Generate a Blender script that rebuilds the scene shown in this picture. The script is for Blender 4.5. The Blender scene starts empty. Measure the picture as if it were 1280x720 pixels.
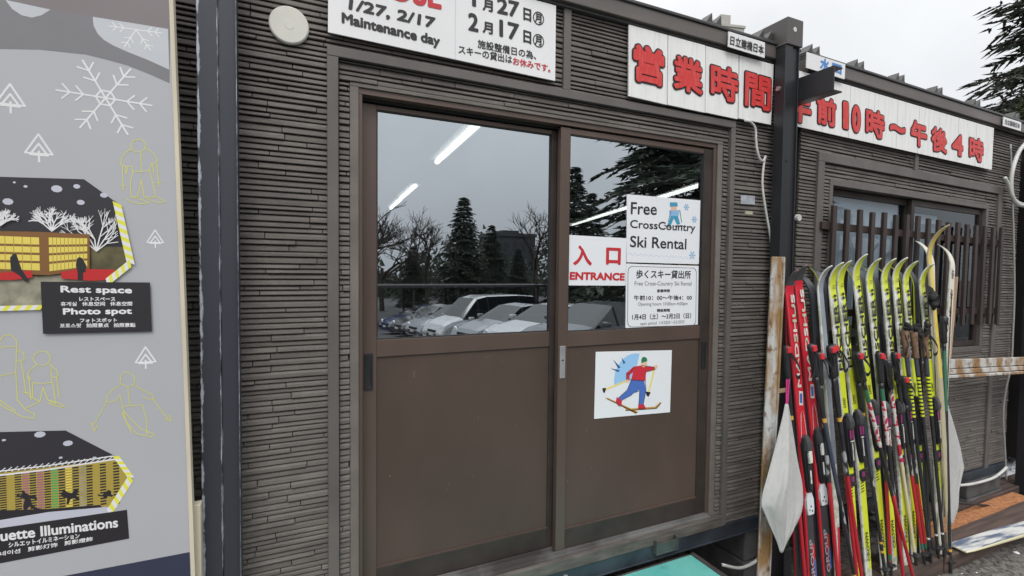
import bpy, bmesh, math, random
from mathutils import Vector, Matrix
R = math.radians
C = bpy.context.scene.collection
random.seed(7)

# ------------------------------------------------------------------ camera, sky, sun, exposure
scene = bpy.context.scene
cam = bpy.data.cameras.new('camera')
cam.sensor_width = 36.0
cam.lens = 36.0 * 620 / 1280
cam.clip_start = 0.05
cam.clip_end = 2000
cam_o = bpy.data.objects.new('camera', cam)
C.objects.link(cam_o)
_r = Vector((0.90801497, -0.41880699, 0.01046512))
_u = Vector((0.00536617, 0.03660523, 0.9993154))
_f = Vector((0.41890336, 0.90733718, -0.03548549))
m3 = Matrix((_r, _u, -_f)).transposed()
cam_o.matrix_world = Matrix.Translation((-0.24547, -1.75016, 1.28506)) @ m3.to_4x4()
scene.camera = cam_o

SUN_EL, SUN_AZ = 52.0, 205.0          # azimuth measured from +Y clockwise: the sun is behind the photographer, to the left
world = bpy.data.worlds.new('World')
scene.world = world
world.use_nodes = True
wn, wl = world.node_tree.nodes, world.node_tree.links
bg = wn['Background']
sky = wn.new('ShaderNodeTexSky')
sky.sky_type = 'NISHITA'
sky.sun_disc = False
sky.sun_elevation = R(SUN_EL)
sky.sun_rotation = R(SUN_AZ)
sky.air_density = 1.0
sky.dust_density = 6.0
hsv = wn.new('ShaderNodeHueSaturation')
hsv.inputs['Saturation'].default_value = 0.25
wl.new(sky.outputs[0], hsv.inputs['Color'])
# closed cloud deck: brighter overhead than at the horizon, with soft uneven patches
tc = wn.new('ShaderNodeTexCoord')
sep = wn.new('ShaderNodeSeparateXYZ')
wl.new(tc.outputs['Generated'], sep.inputs[0])
ramp = wn.new('ShaderNodeValToRGB')
ramp.color_ramp.elements[0].position = 0.0
ramp.color_ramp.elements[0].color = (4.6, 4.75, 5.0, 1)
_e = ramp.color_ramp.elements.new(0.42)
_e.color = (6.7, 6.85, 7.05, 1)
ramp.color_ramp.elements[-1].position = 1.0
ramp.color_ramp.elements[-1].color = (17.0, 17.1, 17.2, 1)
wl.new(sep.outputs[2], ramp.inputs[0])
nz = wn.new('ShaderNodeTexNoise')
nz.inputs['Scale'].default_value = 2.2
nz.inputs['Detail'].default_value = 5
wl.new(tc.outputs['Generated'], nz.inputs['Vector'])
mr = wn.new('ShaderNodeMapRange')
mr.inputs[1].default_value = 0.3
mr.inputs[2].default_value = 0.7
mr.inputs[3].default_value = 0.84
mr.inputs[4].default_value = 1.1
wl.new(nz.outputs[0], mr.inputs[0])
mul = wn.new('ShaderNodeVectorMath')
mul.operation = 'SCALE'
wl.new(ramp.outputs[0], mul.inputs[0])
wl.new(mr.outputs[0], mul.inputs['Scale'])
mix = wn.new('ShaderNodeMixRGB')
mix.inputs[0].default_value = 0.9
wl.new(hsv.outputs[0], mix.inputs[1])
wl.new(mul.outputs[0], mix.inputs[2])
wl.new(mix.outputs[0], bg.inputs['Color'])
bg.inputs['Strength'].default_value = 0.12

sun = bpy.data.lights.new('sun', 'SUN')
sun.energy = 0.9
sun.angle = R(25)
sun.color = (1.0, 0.97, 0.93)
sun_o = bpy.data.objects.new('sun', sun)
C.objects.link(sun_o)
sd = Vector((math.sin(R(SUN_AZ)) * math.cos(R(SUN_EL)), math.cos(R(SUN_AZ)) * math.cos(R(SUN_EL)), math.sin(R(SUN_EL))))
sun_o.rotation_euler = (-sd).to_track_quat('-Z', 'Y').to_euler()
sun_o.location = (0, -10, 20)
scene.view_settings.view_transform = 'Standard'
scene.view_settings.look = 'None'
scene.view_settings.gamma = 1
scene.view_settings.exposure = 0.42
scene.view_settings.use_curve_mapping = False
scene.render.engine = 'CYCLES'
scene.cycles.max_bounces = 8
scene.cycles.transparent_max_bounces = 12

# ------------------------------------------------------------------ materials
MATS = {}
def mat(name, col, rough=0.6, metal=0.0, var=0.0, col2=None, scale=8.0, stretch=(1, 1, 1), bump=0.0, bscale=60.0,
        lo=0.35, hi=0.65, detail=6, spec=0.5, coat=0.0, emit=None, emit_s=0.0):
    if name in MATS:
        return MATS[name]
    m = bpy.data.materials.new(name)
    m.use_nodes = True
    n, l = m.node_tree.nodes, m.node_tree.links
    p = n['Principled BSDF']
    p.inputs['Roughness'].default_value = rough
    p.inputs['Metallic'].default_value = metal
    p.inputs['Specular IOR Level'].default_value = spec
    p.inputs['Coat Weight'].default_value = coat
    p.inputs['Base Color'].default_value = (*col, 1)
    tcn = n.new('ShaderNodeTexCoord')
    mp = n.new('ShaderNodeMapping')
    mp.inputs['Scale'].default_value = stretch
    l.new(tcn.outputs['Object'], mp.inputs['Vector'])
    if var or col2:
        if col2 is None:
            col2 = tuple(c * (1 - var) for c in col)
            col = tuple(min(1, c * (1 + var)) for c in col)
        t = n.new('ShaderNodeTexNoise')
        t.inputs['Scale'].default_value = scale
        t.inputs['Detail'].default_value = detail
        l.new(mp.outputs[0], t.inputs['Vector'])
        r = n.new('ShaderNodeMapRange')
        r.inputs[1].default_value = lo
        r.inputs[2].default_value = hi
        l.new(t.outputs[0], r.inputs[0])
        mx = n.new('ShaderNodeMixRGB')
        mx.inputs[1].default_value = (*col2, 1)
        mx.inputs[2].default_value = (*col, 1)
        l.new(r.outputs[0], mx.inputs[0])
        l.new(mx.outputs[0], p.inputs['Base Color'])
    if bump:
        b = n.new('ShaderNodeTexNoise')
        b.inputs['Scale'].default_value = bscale
        b.inputs['Detail'].default_value = 5
        l.new(mp.outputs[0], b.inputs['Vector'])
        bn = n.new('ShaderNodeBump')
        bn.inputs['Strength'].default_value = bump
        bn.inputs['Distance'].default_value = 0.01
        l.new(b.outputs[0], bn.inputs['Height'])
        l.new(bn.outputs[0], p.inputs['Normal'])
    if emit:
        p.inputs['Emission Color'].default_value = (*emit, 1)
        p.inputs['Emission Strength'].default_value = emit_s
    MATS[name] = m
    return m

def S(r, g, b):
    f = lambda c: (c / 255 / 12.92) if c / 255 <= 0.04045 else ((c / 255 + 0.055) / 1.055) ** 2.4
    return (f(r), f(g), f(b))

def glass(name, refl, tint):
    m = bpy.data.materials.new(name)
    m.use_nodes = True
    n, l = m.node_tree.nodes, m.node_tree.links
    n.clear()
    o = n.new('ShaderNodeOutputMaterial')
    g = n.new('ShaderNodeBsdfGlossy')
    g.inputs['Roughness'].default_value = 0.0
    g.inputs['Color'].default_value = (0.88, 0.95, 1.0, 1)
    t = n.new('ShaderNodeBsdfTransparent')
    t.inputs['Color'].default_value = (*tint, 1)
    mx = n.new('ShaderNodeMixShader')
    fr = n.new('ShaderNodeFresnel')
    fr.inputs['IOR'].default_value = 1.5
    ad = n.new('ShaderNodeMath')
    ad.operation = 'ADD'
    ad.use_clamp = True
    ad.inputs[1].default_value = refl
    l.new(fr.outputs[0], ad.inputs[0])
    ge = n.new('ShaderNodeNewGeometry')      # only the outer face mirrors; the inner one lets light through
    iv = n.new('ShaderNodeMath')
    iv.operation = 'SUBTRACT'
    iv.inputs[0].default_value = 1.0
    l.new(ge.outputs['Backfacing'], iv.inputs[1])
    ml = n.new('ShaderNodeMath')
    ml.operation = 'MULTIPLY'
    l.new(ad.outputs[0], ml.inputs[0])
    l.new(iv.outputs[0], ml.inputs[1])
    l.new(ml.outputs[0], mx.inputs[0])
    l.new(t.outputs[0], mx.inputs[1])
    l.new(g.outputs[0], mx.inputs[2])
    l.new(mx.outputs[0], o.inputs['Surface'])
    return m

M_glass = glass('coated door glass', 0.47, (0.62, 0.65, 0.67))
M_wglass = glass('window glass', 0.03, (0.8, 0.83, 0.85))
M_siding = mat('stacked stone siding', (0.150, 0.132, 0.118), 0.6, col2=(0.104, 0.092, 0.082), scale=7, stretch=(1, 1, 5), bump=0.3, bscale=120)
M_back = mat('siding joint', (0.035, 0.032, 0.03), 0.9)
M_trim = mat('brown trim', (0.118, 0.105, 0.098), 0.5, var=0.12, scale=3, stretch=(1, 1, 1), bump=0.05)
M_flat = mat('weathered trim', (0.15, 0.132, 0.118), 0.6, var=0.18, scale=6, bump=0.1)
M_fascia = mat('brown fascia', (0.115, 0.1, 0.092), 0.42, var=0.12, scale=2.5, bump=0.04, bscale=12)
M_fascia_d = mat('dark roof edge', (0.05, 0.05, 0.052), 0.4, var=0.2, scale=5)
M_alu = mat('bronze aluminium', (0.112, 0.078, 0.064), 0.38, metal=0.25, var=0.1, scale=5, stretch=(1, 1, 0.25))
M_alu_d = mat('dark and shaded bronze aluminium', (0.042, 0.033, 0.029), 0.5, metal=0.0, var=0.2, scale=7, spec=.3)  # also carries the painted shade of the leaves' right stiles
M_panel = None
M_fin = mat('dark clip', (0.05, 0.048, 0.046), 0.5)
M_black = mat('black rubber', (0.018, 0.018, 0.02), 0.6)
M_plastic = mat('black plastic', (0.022, 0.023, 0.026), 0.35, var=0.2, scale=20)
M_silver = mat('aluminium', (0.52, 0.52, 0.53), 0.35, metal=0.7, var=0.12, scale=15)
M_rail = mat('blue black steel rail', (0.035, 0.045, 0.058), 0.42, metal=0.2, var=0.35, scale=7, bump=0.1, bscale=20)
M_white = mat('sign board white', (0.80, 0.80, 0.81), 0.5, var=0.03, scale=4)
M_paper = mat('white paper', (0.76, 0.775, 0.81), 0.45, var=0.015, scale=5)
M_ink = mat('black ink', (0.02, 0.02, 0.022), 0.55)
M_grey_ink = mat('grey ink', (0.12, 0.12, 0.13), 0.6)
M_red = mat('red lettering', (0.60, 0.035, 0.032), 0.45, col2=(0.64, 0.075, 0.07), scale=30, stretch=(4, 1, 0.6), lo=0.4, hi=0.5)
M_redink = mat('red ink', (0.52, 0.025, 0.035), 0.5)
M_blue = mat('blue ink', (0.07, 0.25, 0.62), 0.5)
M_black_out = mat('black outline', (0.015, 0.014, 0.016), 0.5)
M_cable = mat('white cable', (0.55, 0.55, 0.53), 0.5, var=0.1)
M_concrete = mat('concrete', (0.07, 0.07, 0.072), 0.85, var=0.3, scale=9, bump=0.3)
M_wood = mat('old timber', (0.115, 0.075, 0.06), 0.8, col2=(0.055, 0.038, 0.032), scale=5, stretch=(0.6, 8, 8), bump=0.4, bscale=30)
M_pale_wood = mat('pale timber', (0.6, 0.54, 0.42), 0.7, var=0.1, scale=6, stretch=(8, 8, 0.5))
M_tan_wood = mat('tan batten', (0.42, 0.29, 0.19), 0.7, var=0.2, scale=6, stretch=(8, 8, 0.5))
M_teal = mat('teal painted board', (0.13, 0.42, 0.38), 0.45, col2=(0.08, 0.36, 0.33), scale=6, lo=0.3, hi=0.6, bump=0.08, bscale=30)
M_slat = mat('brown slat', (0.038, 0.026, 0.023), 0.5, var=0.2, scale=6, stretch=(4, 4, 0.6))
M_towel = mat('grey towelling', (0.45, 0.445, 0.435), 0.95, var=0.03, scale=40, bump=0.45, bscale=350)
M_pink = mat('pink tape', (0.55, 0.03, 0.2), 0.5)

def rust_mat():
    m = mat('rusty painted steel', (0.50, 0.51, 0.50), 0.6, col2=(0.29, 0.17, 0.07), scale=6, stretch=(1.8, 1.8, 0.6), lo=0.44, hi=0.57, bump=0.25, bscale=40)
    n, l = m.node_tree.nodes, m.node_tree.links
    p = n['Principled BSDF']
    src = p.inputs['Base Color'].links[0].from_socket
    t = n.new('ShaderNodeTexNoise')
    t.inputs['Scale'].default_value = 28
    t.inputs['Detail'].default_value = 8
    tc2 = n.new('ShaderNodeTexCoord')
    l.new(tc2.outputs['Object'], t.inputs['Vector'])
    r = n.new('ShaderNodeMapRange')
    r.inputs[1].default_value = 0.55
    r.inputs[2].default_value = 0.72
    l.new(t.outputs[0], r.inputs[0])
    mx = n.new('ShaderNodeMixRGB')
    mx.inputs[2].default_value = (0.16, 0.07, 0.03, 1)
    l.new(r.outputs[0], mx.inputs[0])
    l.new(src, mx.inputs[1])
    l.new(mx.outputs[0], p.inputs['Base Color'])
    return m
M_rust = rust_mat()

def scuffed(name, base, scuff, scale, lo, hi, bx=None):
    """painted steel with paint worn through in specks; bx: worn lines along the given x positions (object space)"""
    m = mat(name, base, 0.38, metal=0.12, var=0.06, scale=2, stretch=(1, 1, 0.7))
    n, l = m.node_tree.nodes, m.node_tree.links
    p = n['Principled BSDF']
    src = p.inputs['Base Color'].links[0].from_socket
    tc2 = n.new('ShaderNodeTexCoord')
    t = n.new('ShaderNodeTexNoise')
    t.inputs['Scale'].default_value = scale
    t.inputs['Detail'].default_value = 8
    t.inputs['Roughness'].default_value = 0.7
    mp = n.new('ShaderNodeMapping')
    mp.inputs['Scale'].default_value = (1, 1, 0.35)
    l.new(tc2.outputs['Object'], mp.inputs[0])
    l.new(mp.outputs[0], t.inputs['Vector'])
    fac = None
    def math_(op, a, b):
        k = n.new('ShaderNodeMath')
        k.operation = op
        k.use_clamp = False
        for i, v in enumerate((a, b)):
            if v is None:
                continue
            if isinstance(v, (int, float)):
                k.inputs[i].default_value = v
            else:
                l.new(v, k.inputs[i])
        return k.outputs[0]
    if bx:
        sp = n.new('ShaderNodeSeparateXYZ')
        l.new(tc2.outputs['Object'], sp.inputs[0])
        acc = None
        for x0, w in bx:
            d = math_('ABSOLUTE', math_('SUBTRACT', sp.outputs[0], x0), None)
            d = math_('SUBTRACT', 1.0, math_('DIVIDE', d, w))
            d = math_('MAXIMUM', d, 0.0)
            acc = d if acc is None else math_('MAXIMUM', acc, d)
        val = math_('ADD', math_('MULTIPLY', acc, 0.33), t.outputs[0])
    else:
        val = t.outputs[0]
    r = n.new('ShaderNodeMapRange')
    r.inputs[1].default_value = lo
    r.inputs[2].default_value = hi
    l.new(val, r.inputs[0])
    mx = n.new('ShaderNodeMixRGB')
    mx.inputs[2].default_value = (*scuff, 1)
    l.new(r.outputs[0], mx.inputs[0])
    l.new(src, mx.inputs[1])
    l.new(mx.outputs[0], p.inputs['Base Color'])
    return m
M_board = mat('weathered white board', (0.80, 0.80, 0.79), 0.5, col2=(0.66, 0.66, 0.66), scale=6, stretch=(8, 1, 0.7), lo=0.25, hi=0.5)
M_panel = scuffed('brown door panel', (0.084, 0.059, 0.048), (0.26, 0.24, 0.22), 60, 0.675, 0.71)
M_panel.node_tree.nodes['Principled BSDF'].inputs['Specular IOR Level'].default_value = 0.25
M_panel.node_tree.nodes['Principled BSDF'].inputs['Metallic'].default_value = 0.0
M_panel.node_tree.nodes['Principled BSDF'].inputs['Roughness'].default_value = 0.5
M_post = scuffed('blue black painted steel', (0.042, 0.047, 0.060), (0.42, 0.44, 0.5), 38, 0.72, 0.80, [(0.004, 0.010), (0.052, 0.0045), (0.098, 0.0012)])
M_post_m = scuffed('dark painted steel', (0.024, 0.025, 0.029), (0.2, 0.2, 0.22), 38, 0.74, 0.82)
M_post2 = scuffed('worn brown steel', (0.085, 0.078, 0.075), (0.4, 0.38, 0.36), 30, 0.7, 0.76)

def stain(m, scale, stretch, a, b, lo=0.35, hi=0.65):
    """uneven dirt: multiply the base colour by a slow noise between a and b"""
    n, l = m.node_tree.nodes, m.node_tree.links
    p = n['Principled BSDF']
    src = p.inputs['Base Color'].links[0].from_socket
    tcn = n.new('ShaderNodeTexCoord')
    mp = n.new('ShaderNodeMapping')
    mp.inputs['Scale'].default_value = stretch
    l.new(tcn.outputs['Object'], mp.inputs[0])
    t = n.new('ShaderNodeTexNoise')
    t.inputs['Scale'].default_value = scale
    t.inputs['Detail'].default_value = 7
    t.inputs['Roughness'].default_value = 0.65
    l.new(mp.outputs[0], t.inputs['Vector'])
    r = n.new('ShaderNodeMapRange')
    r.inputs[1].default_value = lo
    r.inputs[2].default_value = hi
    r.inputs[3].default_value = a
    r.inputs[4].default_value = b
    l.new(t.outputs[0], r.inputs[0])
    v = n.new('ShaderNodeVectorMath')
    v.operation = 'SCALE'
    l.new(src, v.inputs[0])
    l.new(r.outputs[0], v.inputs['Scale'])
    l.new(v.outputs[0], p.inputs['Base Color'])
stain(M_siding, 2.2, (1, 1, 0.5), 0.78, 1.12)
stain(M_panel, 3.0, (1, 1, 0.6), 0.90, 1.07)
stain(M_trim, 4.0, (1, 1, 0.4), 0.85, 1.1)
stain(M_fascia, 3.0, (0.5, 1, 3), 0.82, 1.1)
stain(M_board, 5.0, (4, 1, 0.35), 0.90, 1.0, 0.3, 0.5)
stain(M_white, 3.0, (2, 1, 0.5), 0.94, 1.0)
stain(M_teal, 9.0, (1, 1, 1), 0.72, 1.03, 0.32, 0.46)

# ------------------------------------------------------------------ helpers
WORLD = {}
class MB:
    def __init__(s):
        s.v, s.f, s.m = [], [], []
    def quad(s, a, b, c, d, mi=0):
        i = len(s.v)
        s.v += [a, b, c, d]
        s.f.append((i, i + 1, i + 2, i + 3))
        s.m.append(mi)
    def poly(s, pts, mi=0):
        i = len(s.v)
        s.v += list(pts)
        s.f.append(tuple(range(i, i + len(pts))))
        s.m.append(mi)
    def box(s, x0, x1, y0, y1, z0, z1, mi=0):
        i = len(s.v)
        s.v += [(x0, y0, z0), (x1, y0, z0), (x1, y1, z0), (x0, y1, z0), (x0, y0, z1), (x1, y0, z1), (x1, y1, z1), (x0, y1, z1)]
        for q in ((0, 3, 2, 1), (4, 5, 6, 7), (0, 1, 5, 4), (1, 2, 6, 5), (2, 3, 7, 6), (3, 0, 4, 7)):
            s.f.append(tuple(i + k for k in q))
            s.m.append(mi)
    def slab(s, pts, y0, y1, mi=0):
        """prism: outline pts (x,z) between depths y0 (front) and y1"""
        i = len(s.v)
        n = len(pts)
        s.v += [(x, y0, z) for x, z in pts] + [(x, y1, z) for x, z in pts]
        s.f.append(tuple(range(i, i + n)))
        s.f.append(tuple(range(i + 2 * n - 1, i + n - 1, -1)))
        s.m += [mi, mi]
        for k in range(n):
            a, b = i + k, i + (k + 1) % n
            s.f.append((b, a, a + n, b + n))
            s.m.append(mi)
    def tube(s, path, r, seg=8, mi=0, cap=True, mis=None):
        path = [Vector(p) for p in path]
        rs = r if isinstance(r, (list, tuple)) else [r] * len(path)
        i0 = len(s.v)
        t0 = (path[1] - path[0]).normalized()
        ref = Vector((0, 0, 1)) if abs(t0.z) < 0.9 else Vector((1, 0, 0))
        nrm = t0.cross(ref).normalized()
        for k, p in enumerate(path):
            t = (path[min(k + 1, len(path) - 1)] - path[max(k - 1, 0)])
            if t.length < 1e-9:
                t = t0
            t.normalize()
            nrm = (nrm - t * nrm.dot(t)).normalized()
            b = t.cross(nrm)
            for j in range(seg):
                a = 2 * math.pi * j / seg
                s.v.append(tuple(p + (nrm * math.cos(a) + b * math.sin(a)) * rs[k]))
        for k in range(len(path) - 1):
            for j in range(seg):
                a = i0 + k * seg + j
                b2 = i0 + k * seg + (j + 1) % seg
                s.f.append((a, b2, b2 + seg, a + seg))
                s.m.append(mis[k] if mis else mi)
        if cap:
            s.f.append(tuple(range(i0 + seg - 1, i0 - 1, -1)))
            s.m.append(mis[0] if mis else mi)
            e = i0 + (len(path) - 1) * seg
            s.f.append(tuple(range(e, e + seg)))
            s.m.append(mis[-1] if mis else mi)
    def add(s, verts, faces, mi=0):
        i = len(s.v)
        s.v += verts
        for f in faces:
            s.f.append(tuple(i + k for k in f))
            s.m.append(mi)
    def build(s, name, mats, parent=None, smooth=False, bevel=0.0, loc=None, fixn=True, sub=0):
        me = bpy.data.meshes.new(name)
        off = Vector((0, 0, 0))
        if parent is not None and loc is None:
            off = WORLD.get(parent.name, Vector((0, 0, 0)))
        if loc is not None:
            off = Vector(loc)
        me.from_pydata([tuple(Vector(v) - off) for v in s.v], [], s.f)
        if not isinstance(mats, (list, tuple)):
            mats = [mats]
        for k in mats:
            me.materials.append(k)
        for p, k in zip(me.polygons, s.m):
            p.material_index = k
        if fixn:
            bm = bmesh.new()
            bm.from_mesh(me)
            bmesh.ops.recalc_face_normals(bm, faces=bm.faces)
            bm.to_mesh(me)
            bm.free()
        if smooth:
            for p in me.polygons:
                p.use_smooth = True
        o = bpy.data.objects.new(name, me)
        C.objects.link(o)
        if bevel:
            b = o.modifiers.new('bevel', 'BEVEL')
            b.width = bevel
            b.segments = 2
            b.limit_method = 'ANGLE'
            b.angle_limit = R(40)
        if sub:
            q = o.modifiers.new('sub', 'SUBSURF')
            q.levels = sub
            q.render_levels = sub
        if parent is not None:
            o.parent = parent
            WORLD[o.name] = off
        elif loc is not None:
            o.location = loc
            WORLD[o.name] = Vector(loc)
        return o

def tag(o, label=None, cat=None, group=None, kind=None):
    if label: o['label'] = label
    if cat: o['category'] = cat
    if group: o['group'] = group
    if kind: o['kind'] = kind
    return o

def thing(name, label, cat, loc=(0, 0, 0), rot=None, group=None):
    o = bpy.data.objects.new(name, None)
    C.objects.link(o)
    o.empty_display_size = 0.1
    o.location = loc
    if rot is not None:
        o.rotation_euler = rot
    WORLD[o.name] = Vector(loc)
    return tag(o, label, cat, group)

_glyphs = {}
def glyphs(s):
    """text as a flat mesh: verts (x,y), faces, bounds"""
    if s in _glyphs:
        return _glyphs[s]
    c = bpy.data.curves.new('txt', 'FONT')
    c.body = s
    c.resolution_u = 4
    o = bpy.data.objects.new('txt', c)
    C.objects.link(o)
    dg = bpy.context.evaluated_depsgraph_get()
    dg.update()
    me = bpy.data.meshes.new_from_object(o.evaluated_get(dg))
    v = [(q.co.x, q.co.y) for q in me.vertices]
    f = [tuple(p.vertices) for p in me.polygons]
    bpy.data.objects.remove(o)
    bpy.data.curves.remove(c)
    bpy.data.meshes.remove(me)
    xs = [q[0] for q in v]
    ys = [q[1] for q in v]
    _glyphs[s] = (v, f, (min(xs), max(xs), min(ys), max(ys)))
    return _glyphs[s]

def letter(mb, s, bl, br, tl, y, bold=0.0, mi=0, n=6, to3=None):
    """lay text s in the parallelogram bl-br-tl given in (x,z); bold thickens the strokes by that many metres"""
    v, f, (x0, x1, y0, y1) = glyphs(s)
    bl, br, tl = Vector(bl), Vector(br), Vector(tl)
    ex, ey = (br - bl), (tl - bl)
    W, H = ex.length, ey.length
    bx, by = bold / max(W, 1e-6), bold / max(H, 1e-6)
    offs = [(0, 0)] if bold <= 0 else [(bold * math.cos(2 * math.pi * k / n), bold * math.sin(2 * math.pi * k / n)) for k in range(n)]
    for k, (dx, dz) in enumerate(offs):
        vs = []
        for (a, b) in v:
            ua = bx + (a - x0) / (x1 - x0) * (1 - 2 * bx)
            ub = by + (b - y0) / (y1 - y0) * (1 - 2 * by)
            q = bl + ex * ua + ey * ub
            vs.append((q.x + dx, y - k * 0.00004, q.y + dz))
        mb.add(vs, f, mi)

def tq(mb, s, q, y, bold=0.0, mi=0, n=6):
    letter(mb, s, q[0], q[1], q[2], y, bold, mi, n)

def bricks(mb, x0, x1, z0, z1, holes=(), yb=0.0, seed=1, dmin=0.008, dmax=0.0135, hmin=0.0145, hmax=0.0230, lmin=0.12, lmax=0.5):
    rnd = random.Random(seed)
    z = z0
    while z < z1 - 0.004:
        h = min(rnd.uniform(hmin, hmax), z1 - z)
        segs = [(x0, x1)]
        for (a, b, c, d) in holes:
            if c < z + h * 0.6 and d > z + h * 0.4:
                ns = []
                for (p, q) in segs:
                    if b <= p or a >= q:
                        ns.append((p, q))
                    else:
                        if a > p: ns.append((p, a))
                        if b < q: ns.append((b, q))
                segs = ns
        for (p, q) in segs:
            x = p - rnd.uniform(0, lmax * 0.8)
            while x < q:
                l = rnd.uniform(lmin, lmax)
                a, b = max(x, p), min(x + l - 0.0025, q)
                x += l
                if b - a < 0.004:
                    continue
                d = rnd.uniform(dmin, dmax)
                tilt = rnd.uniform(0.55, 0.9)
                g = 0.0022
                prof = [(yb, z + 0.0012), (yb - d * 0.9, z + 0.0002), (yb - d, z + 0.0022), (yb - d * (.5 + .5 * tilt), z + h * .55), (yb - d * tilt * 0.55, z + h - g - .001), (yb, z + h - g * .4)]
                i = len(mb.v)
                n = len(prof)
                mb.v += [(a, yy, zz) for yy, zz in prof] + [(b, yy, zz) for yy, zz in prof]
                for k in range(n - 1):
                    mb.f.append((i + k, i + k + n, i + k + n + 1, i + k + 1))
                    mb.m.append(0)
                mb.f.append(tuple(range(i, i + n)))
                mb.f.append(tuple(range(i + 2 * n - 1, i + n - 1, -1)))
                mb.m += [0, 0]
        z += h

# ------------------------------------------------------------------ ground
def ground_z(y):
    pts = [(-300, -2.3), (-26, -2.2), (-9, -1.0), (-4, -0.35), (400, -0.35)]
    for (a, za), (b, zb) in zip(pts, pts[1:]):
        if a <= y <= b:
            return za + (zb - za) * (y - a) / (b - a)
    return -0.35
M_gravel = mat('gravel', (0.17, 0.158, 0.142), 0.95, col2=(0.065, 0.06, 0.055), scale=42, lo=0.38, hi=0.62, bump=0.9, bscale=70, detail=9)
M_asphalt = mat('asphalt', (0.055, 0.055, 0.057), 0.85, var=0.25, scale=2, bump=0.3, bscale=120)
mb = MB()
ys = [-300, -60, -26, -17, -9, -6, -4, -2, -1, 0, 2, 12, 60, 400]
xs = [-300, -60, -20, -8, 0, 4, 10, 30, 100, 400]
for a, b in zip(ys, ys[1:]):
    for c, d in zip(xs, xs[1:]):
        mb.quad((c, a, ground_z(a)), (d, a, ground_z(a)), (d, b, ground_z(b)), (c, b, ground_z(b)))
tag(mb.build('ground', M_gravel), kind='structure')
mb = MB()
ys = [-60, -26, -17, -9, -6.5]
for a, b in zip(ys, ys[1:]):
    mb.quad((-30, a, ground_z(a) + .006), (40, a, ground_z(a) + .006), (40, b, ground_z(b) + .006), (-30, b, ground_z(b) + .006))
tag(mb.build('parking_lot', M_asphalt), kind='structure')

# ------------------------------------------------------------------ first hut with the sliding door
hut = thing('prefab_hut', 'dark brown prefab hut with stacked stone siding and a two leaf sliding glass door', 'hut', (0.8, 0, -0.0))
X0, X1 = -3.0, 2.13
ZB, ZT = 0.045, 2.325
mb = MB()
bricks(mb, X0, X1, ZB, ZT, holes=[(-0.113, 1.722, 0.0, 2.006), (0.768, 0.803, 2.0, 2.4)], seed=3)
# narrow siding strips inside the door surround
bricks(mb, -0.0745, -0.0425, 0.10, 1.905, seed=4, lmin=0.2, yb=0.004)
bricks(mb, -0.0745, 1.692, 1.908, 1.972, seed=5, yb=0.004)
bricks(mb, 1.662, 1.692, 0.10, 1.905, seed=6, lmin=0.2, yb=0.004)
mb.build('siding', M_siding, hut)
mb = MB()
def wall_back(mb, x0, x1, z0, z1, hole, y0, y1):
    a, b, c, d = hole
    mb.box(x0, a, y0, y1, z0, z1)
    mb.box(b, x1, y0, y1, z0, z1)
    mb.box(a, b, y0, y1, d, z1)
    if c > z0:
        mb.box(a, b, y0, y1, z0, c)
wall_back(mb, X0, X1, 0.0, 2.33, (-0.012, 1.628, 0.1, 1.893), 0.0035, 0.1)
mb.box(X0, X0 + 0.08, 0.1, 10.4, 0, 2.33)
mb.build('wall', M_back, hut)
# trims
mb = MB()
mb.box(-0.113, -0.078, -0.022, 0.003, 0.05, 1.9735)
mb.box(1.695, 1.722, -0.022, 0.003, -0.02, 1.9735)
mb.box(-0.113, 1.722, -0.0225, 0.003, 1.974, 2.006)
mb.box(0.769, 0.802, -0.021, 0.003, 2.0065, 2.324)
mb.build('door_surround', M_trim, hut, bevel=0.002)
mb = MB()
mb.box(-0.041, -0.0125, -0.004, 0.09, 0.098, 1.8935)
mb.box(1.6285, 1.660, -0.004, 0.09, 0.098, 1.8935)
mb.box(-0.041, 1.660, -0.0045, 0.09, 1.894, 1.907)
mb.build('inner_casing', M_flat, hut, bevel=0.0015)
mb = MB()
mb.box(-0.041, 1.6945, -0.030, 0.09, 0.050, 0.0975)
mb.build('door_sill', mat('weathered brown sill', (0.10, 0.088, 0.078), 0.7, var=0.3, scale=9, stretch=(1, 3, 3), bump=.3, bscale=30), hut, bevel=0.002)
# door frame
mb = MB()
mb.box(-0.012, 1.628, 0.003, 0.098, 1.874, 1.8932)
mb.box(-0.012, 0.0005, 0.004, 0.098, 0.115, 1.8735)
mb.box(1.610, 1.628, 0.004, 0.098, 0.115, 1.8735)
mb.build('door_frame', M_alu, hut, bevel=0.001)
mb = MB()
mb.box(-0.012, 1.628, -0.012, 0.1, 0.098, 0.104)
mb.box(-0.012, 1.628, 0.004, 0.012, 0.104, 0.116)
mb.box(-0.012, 1.628, 0.042, 0.050, 0.104, 0.116)
mb.box(-0.012, 1.628, 0.078, 0.086, 0.104, 0.116)
mb.build('door_track', mat('dull aluminium', (0.25, 0.245, 0.24), .45, metal=.5, col2=(.10, .09, .085), scale=4, stretch=(1, 1, 1), lo=.4, hi=.6), hut)

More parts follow.
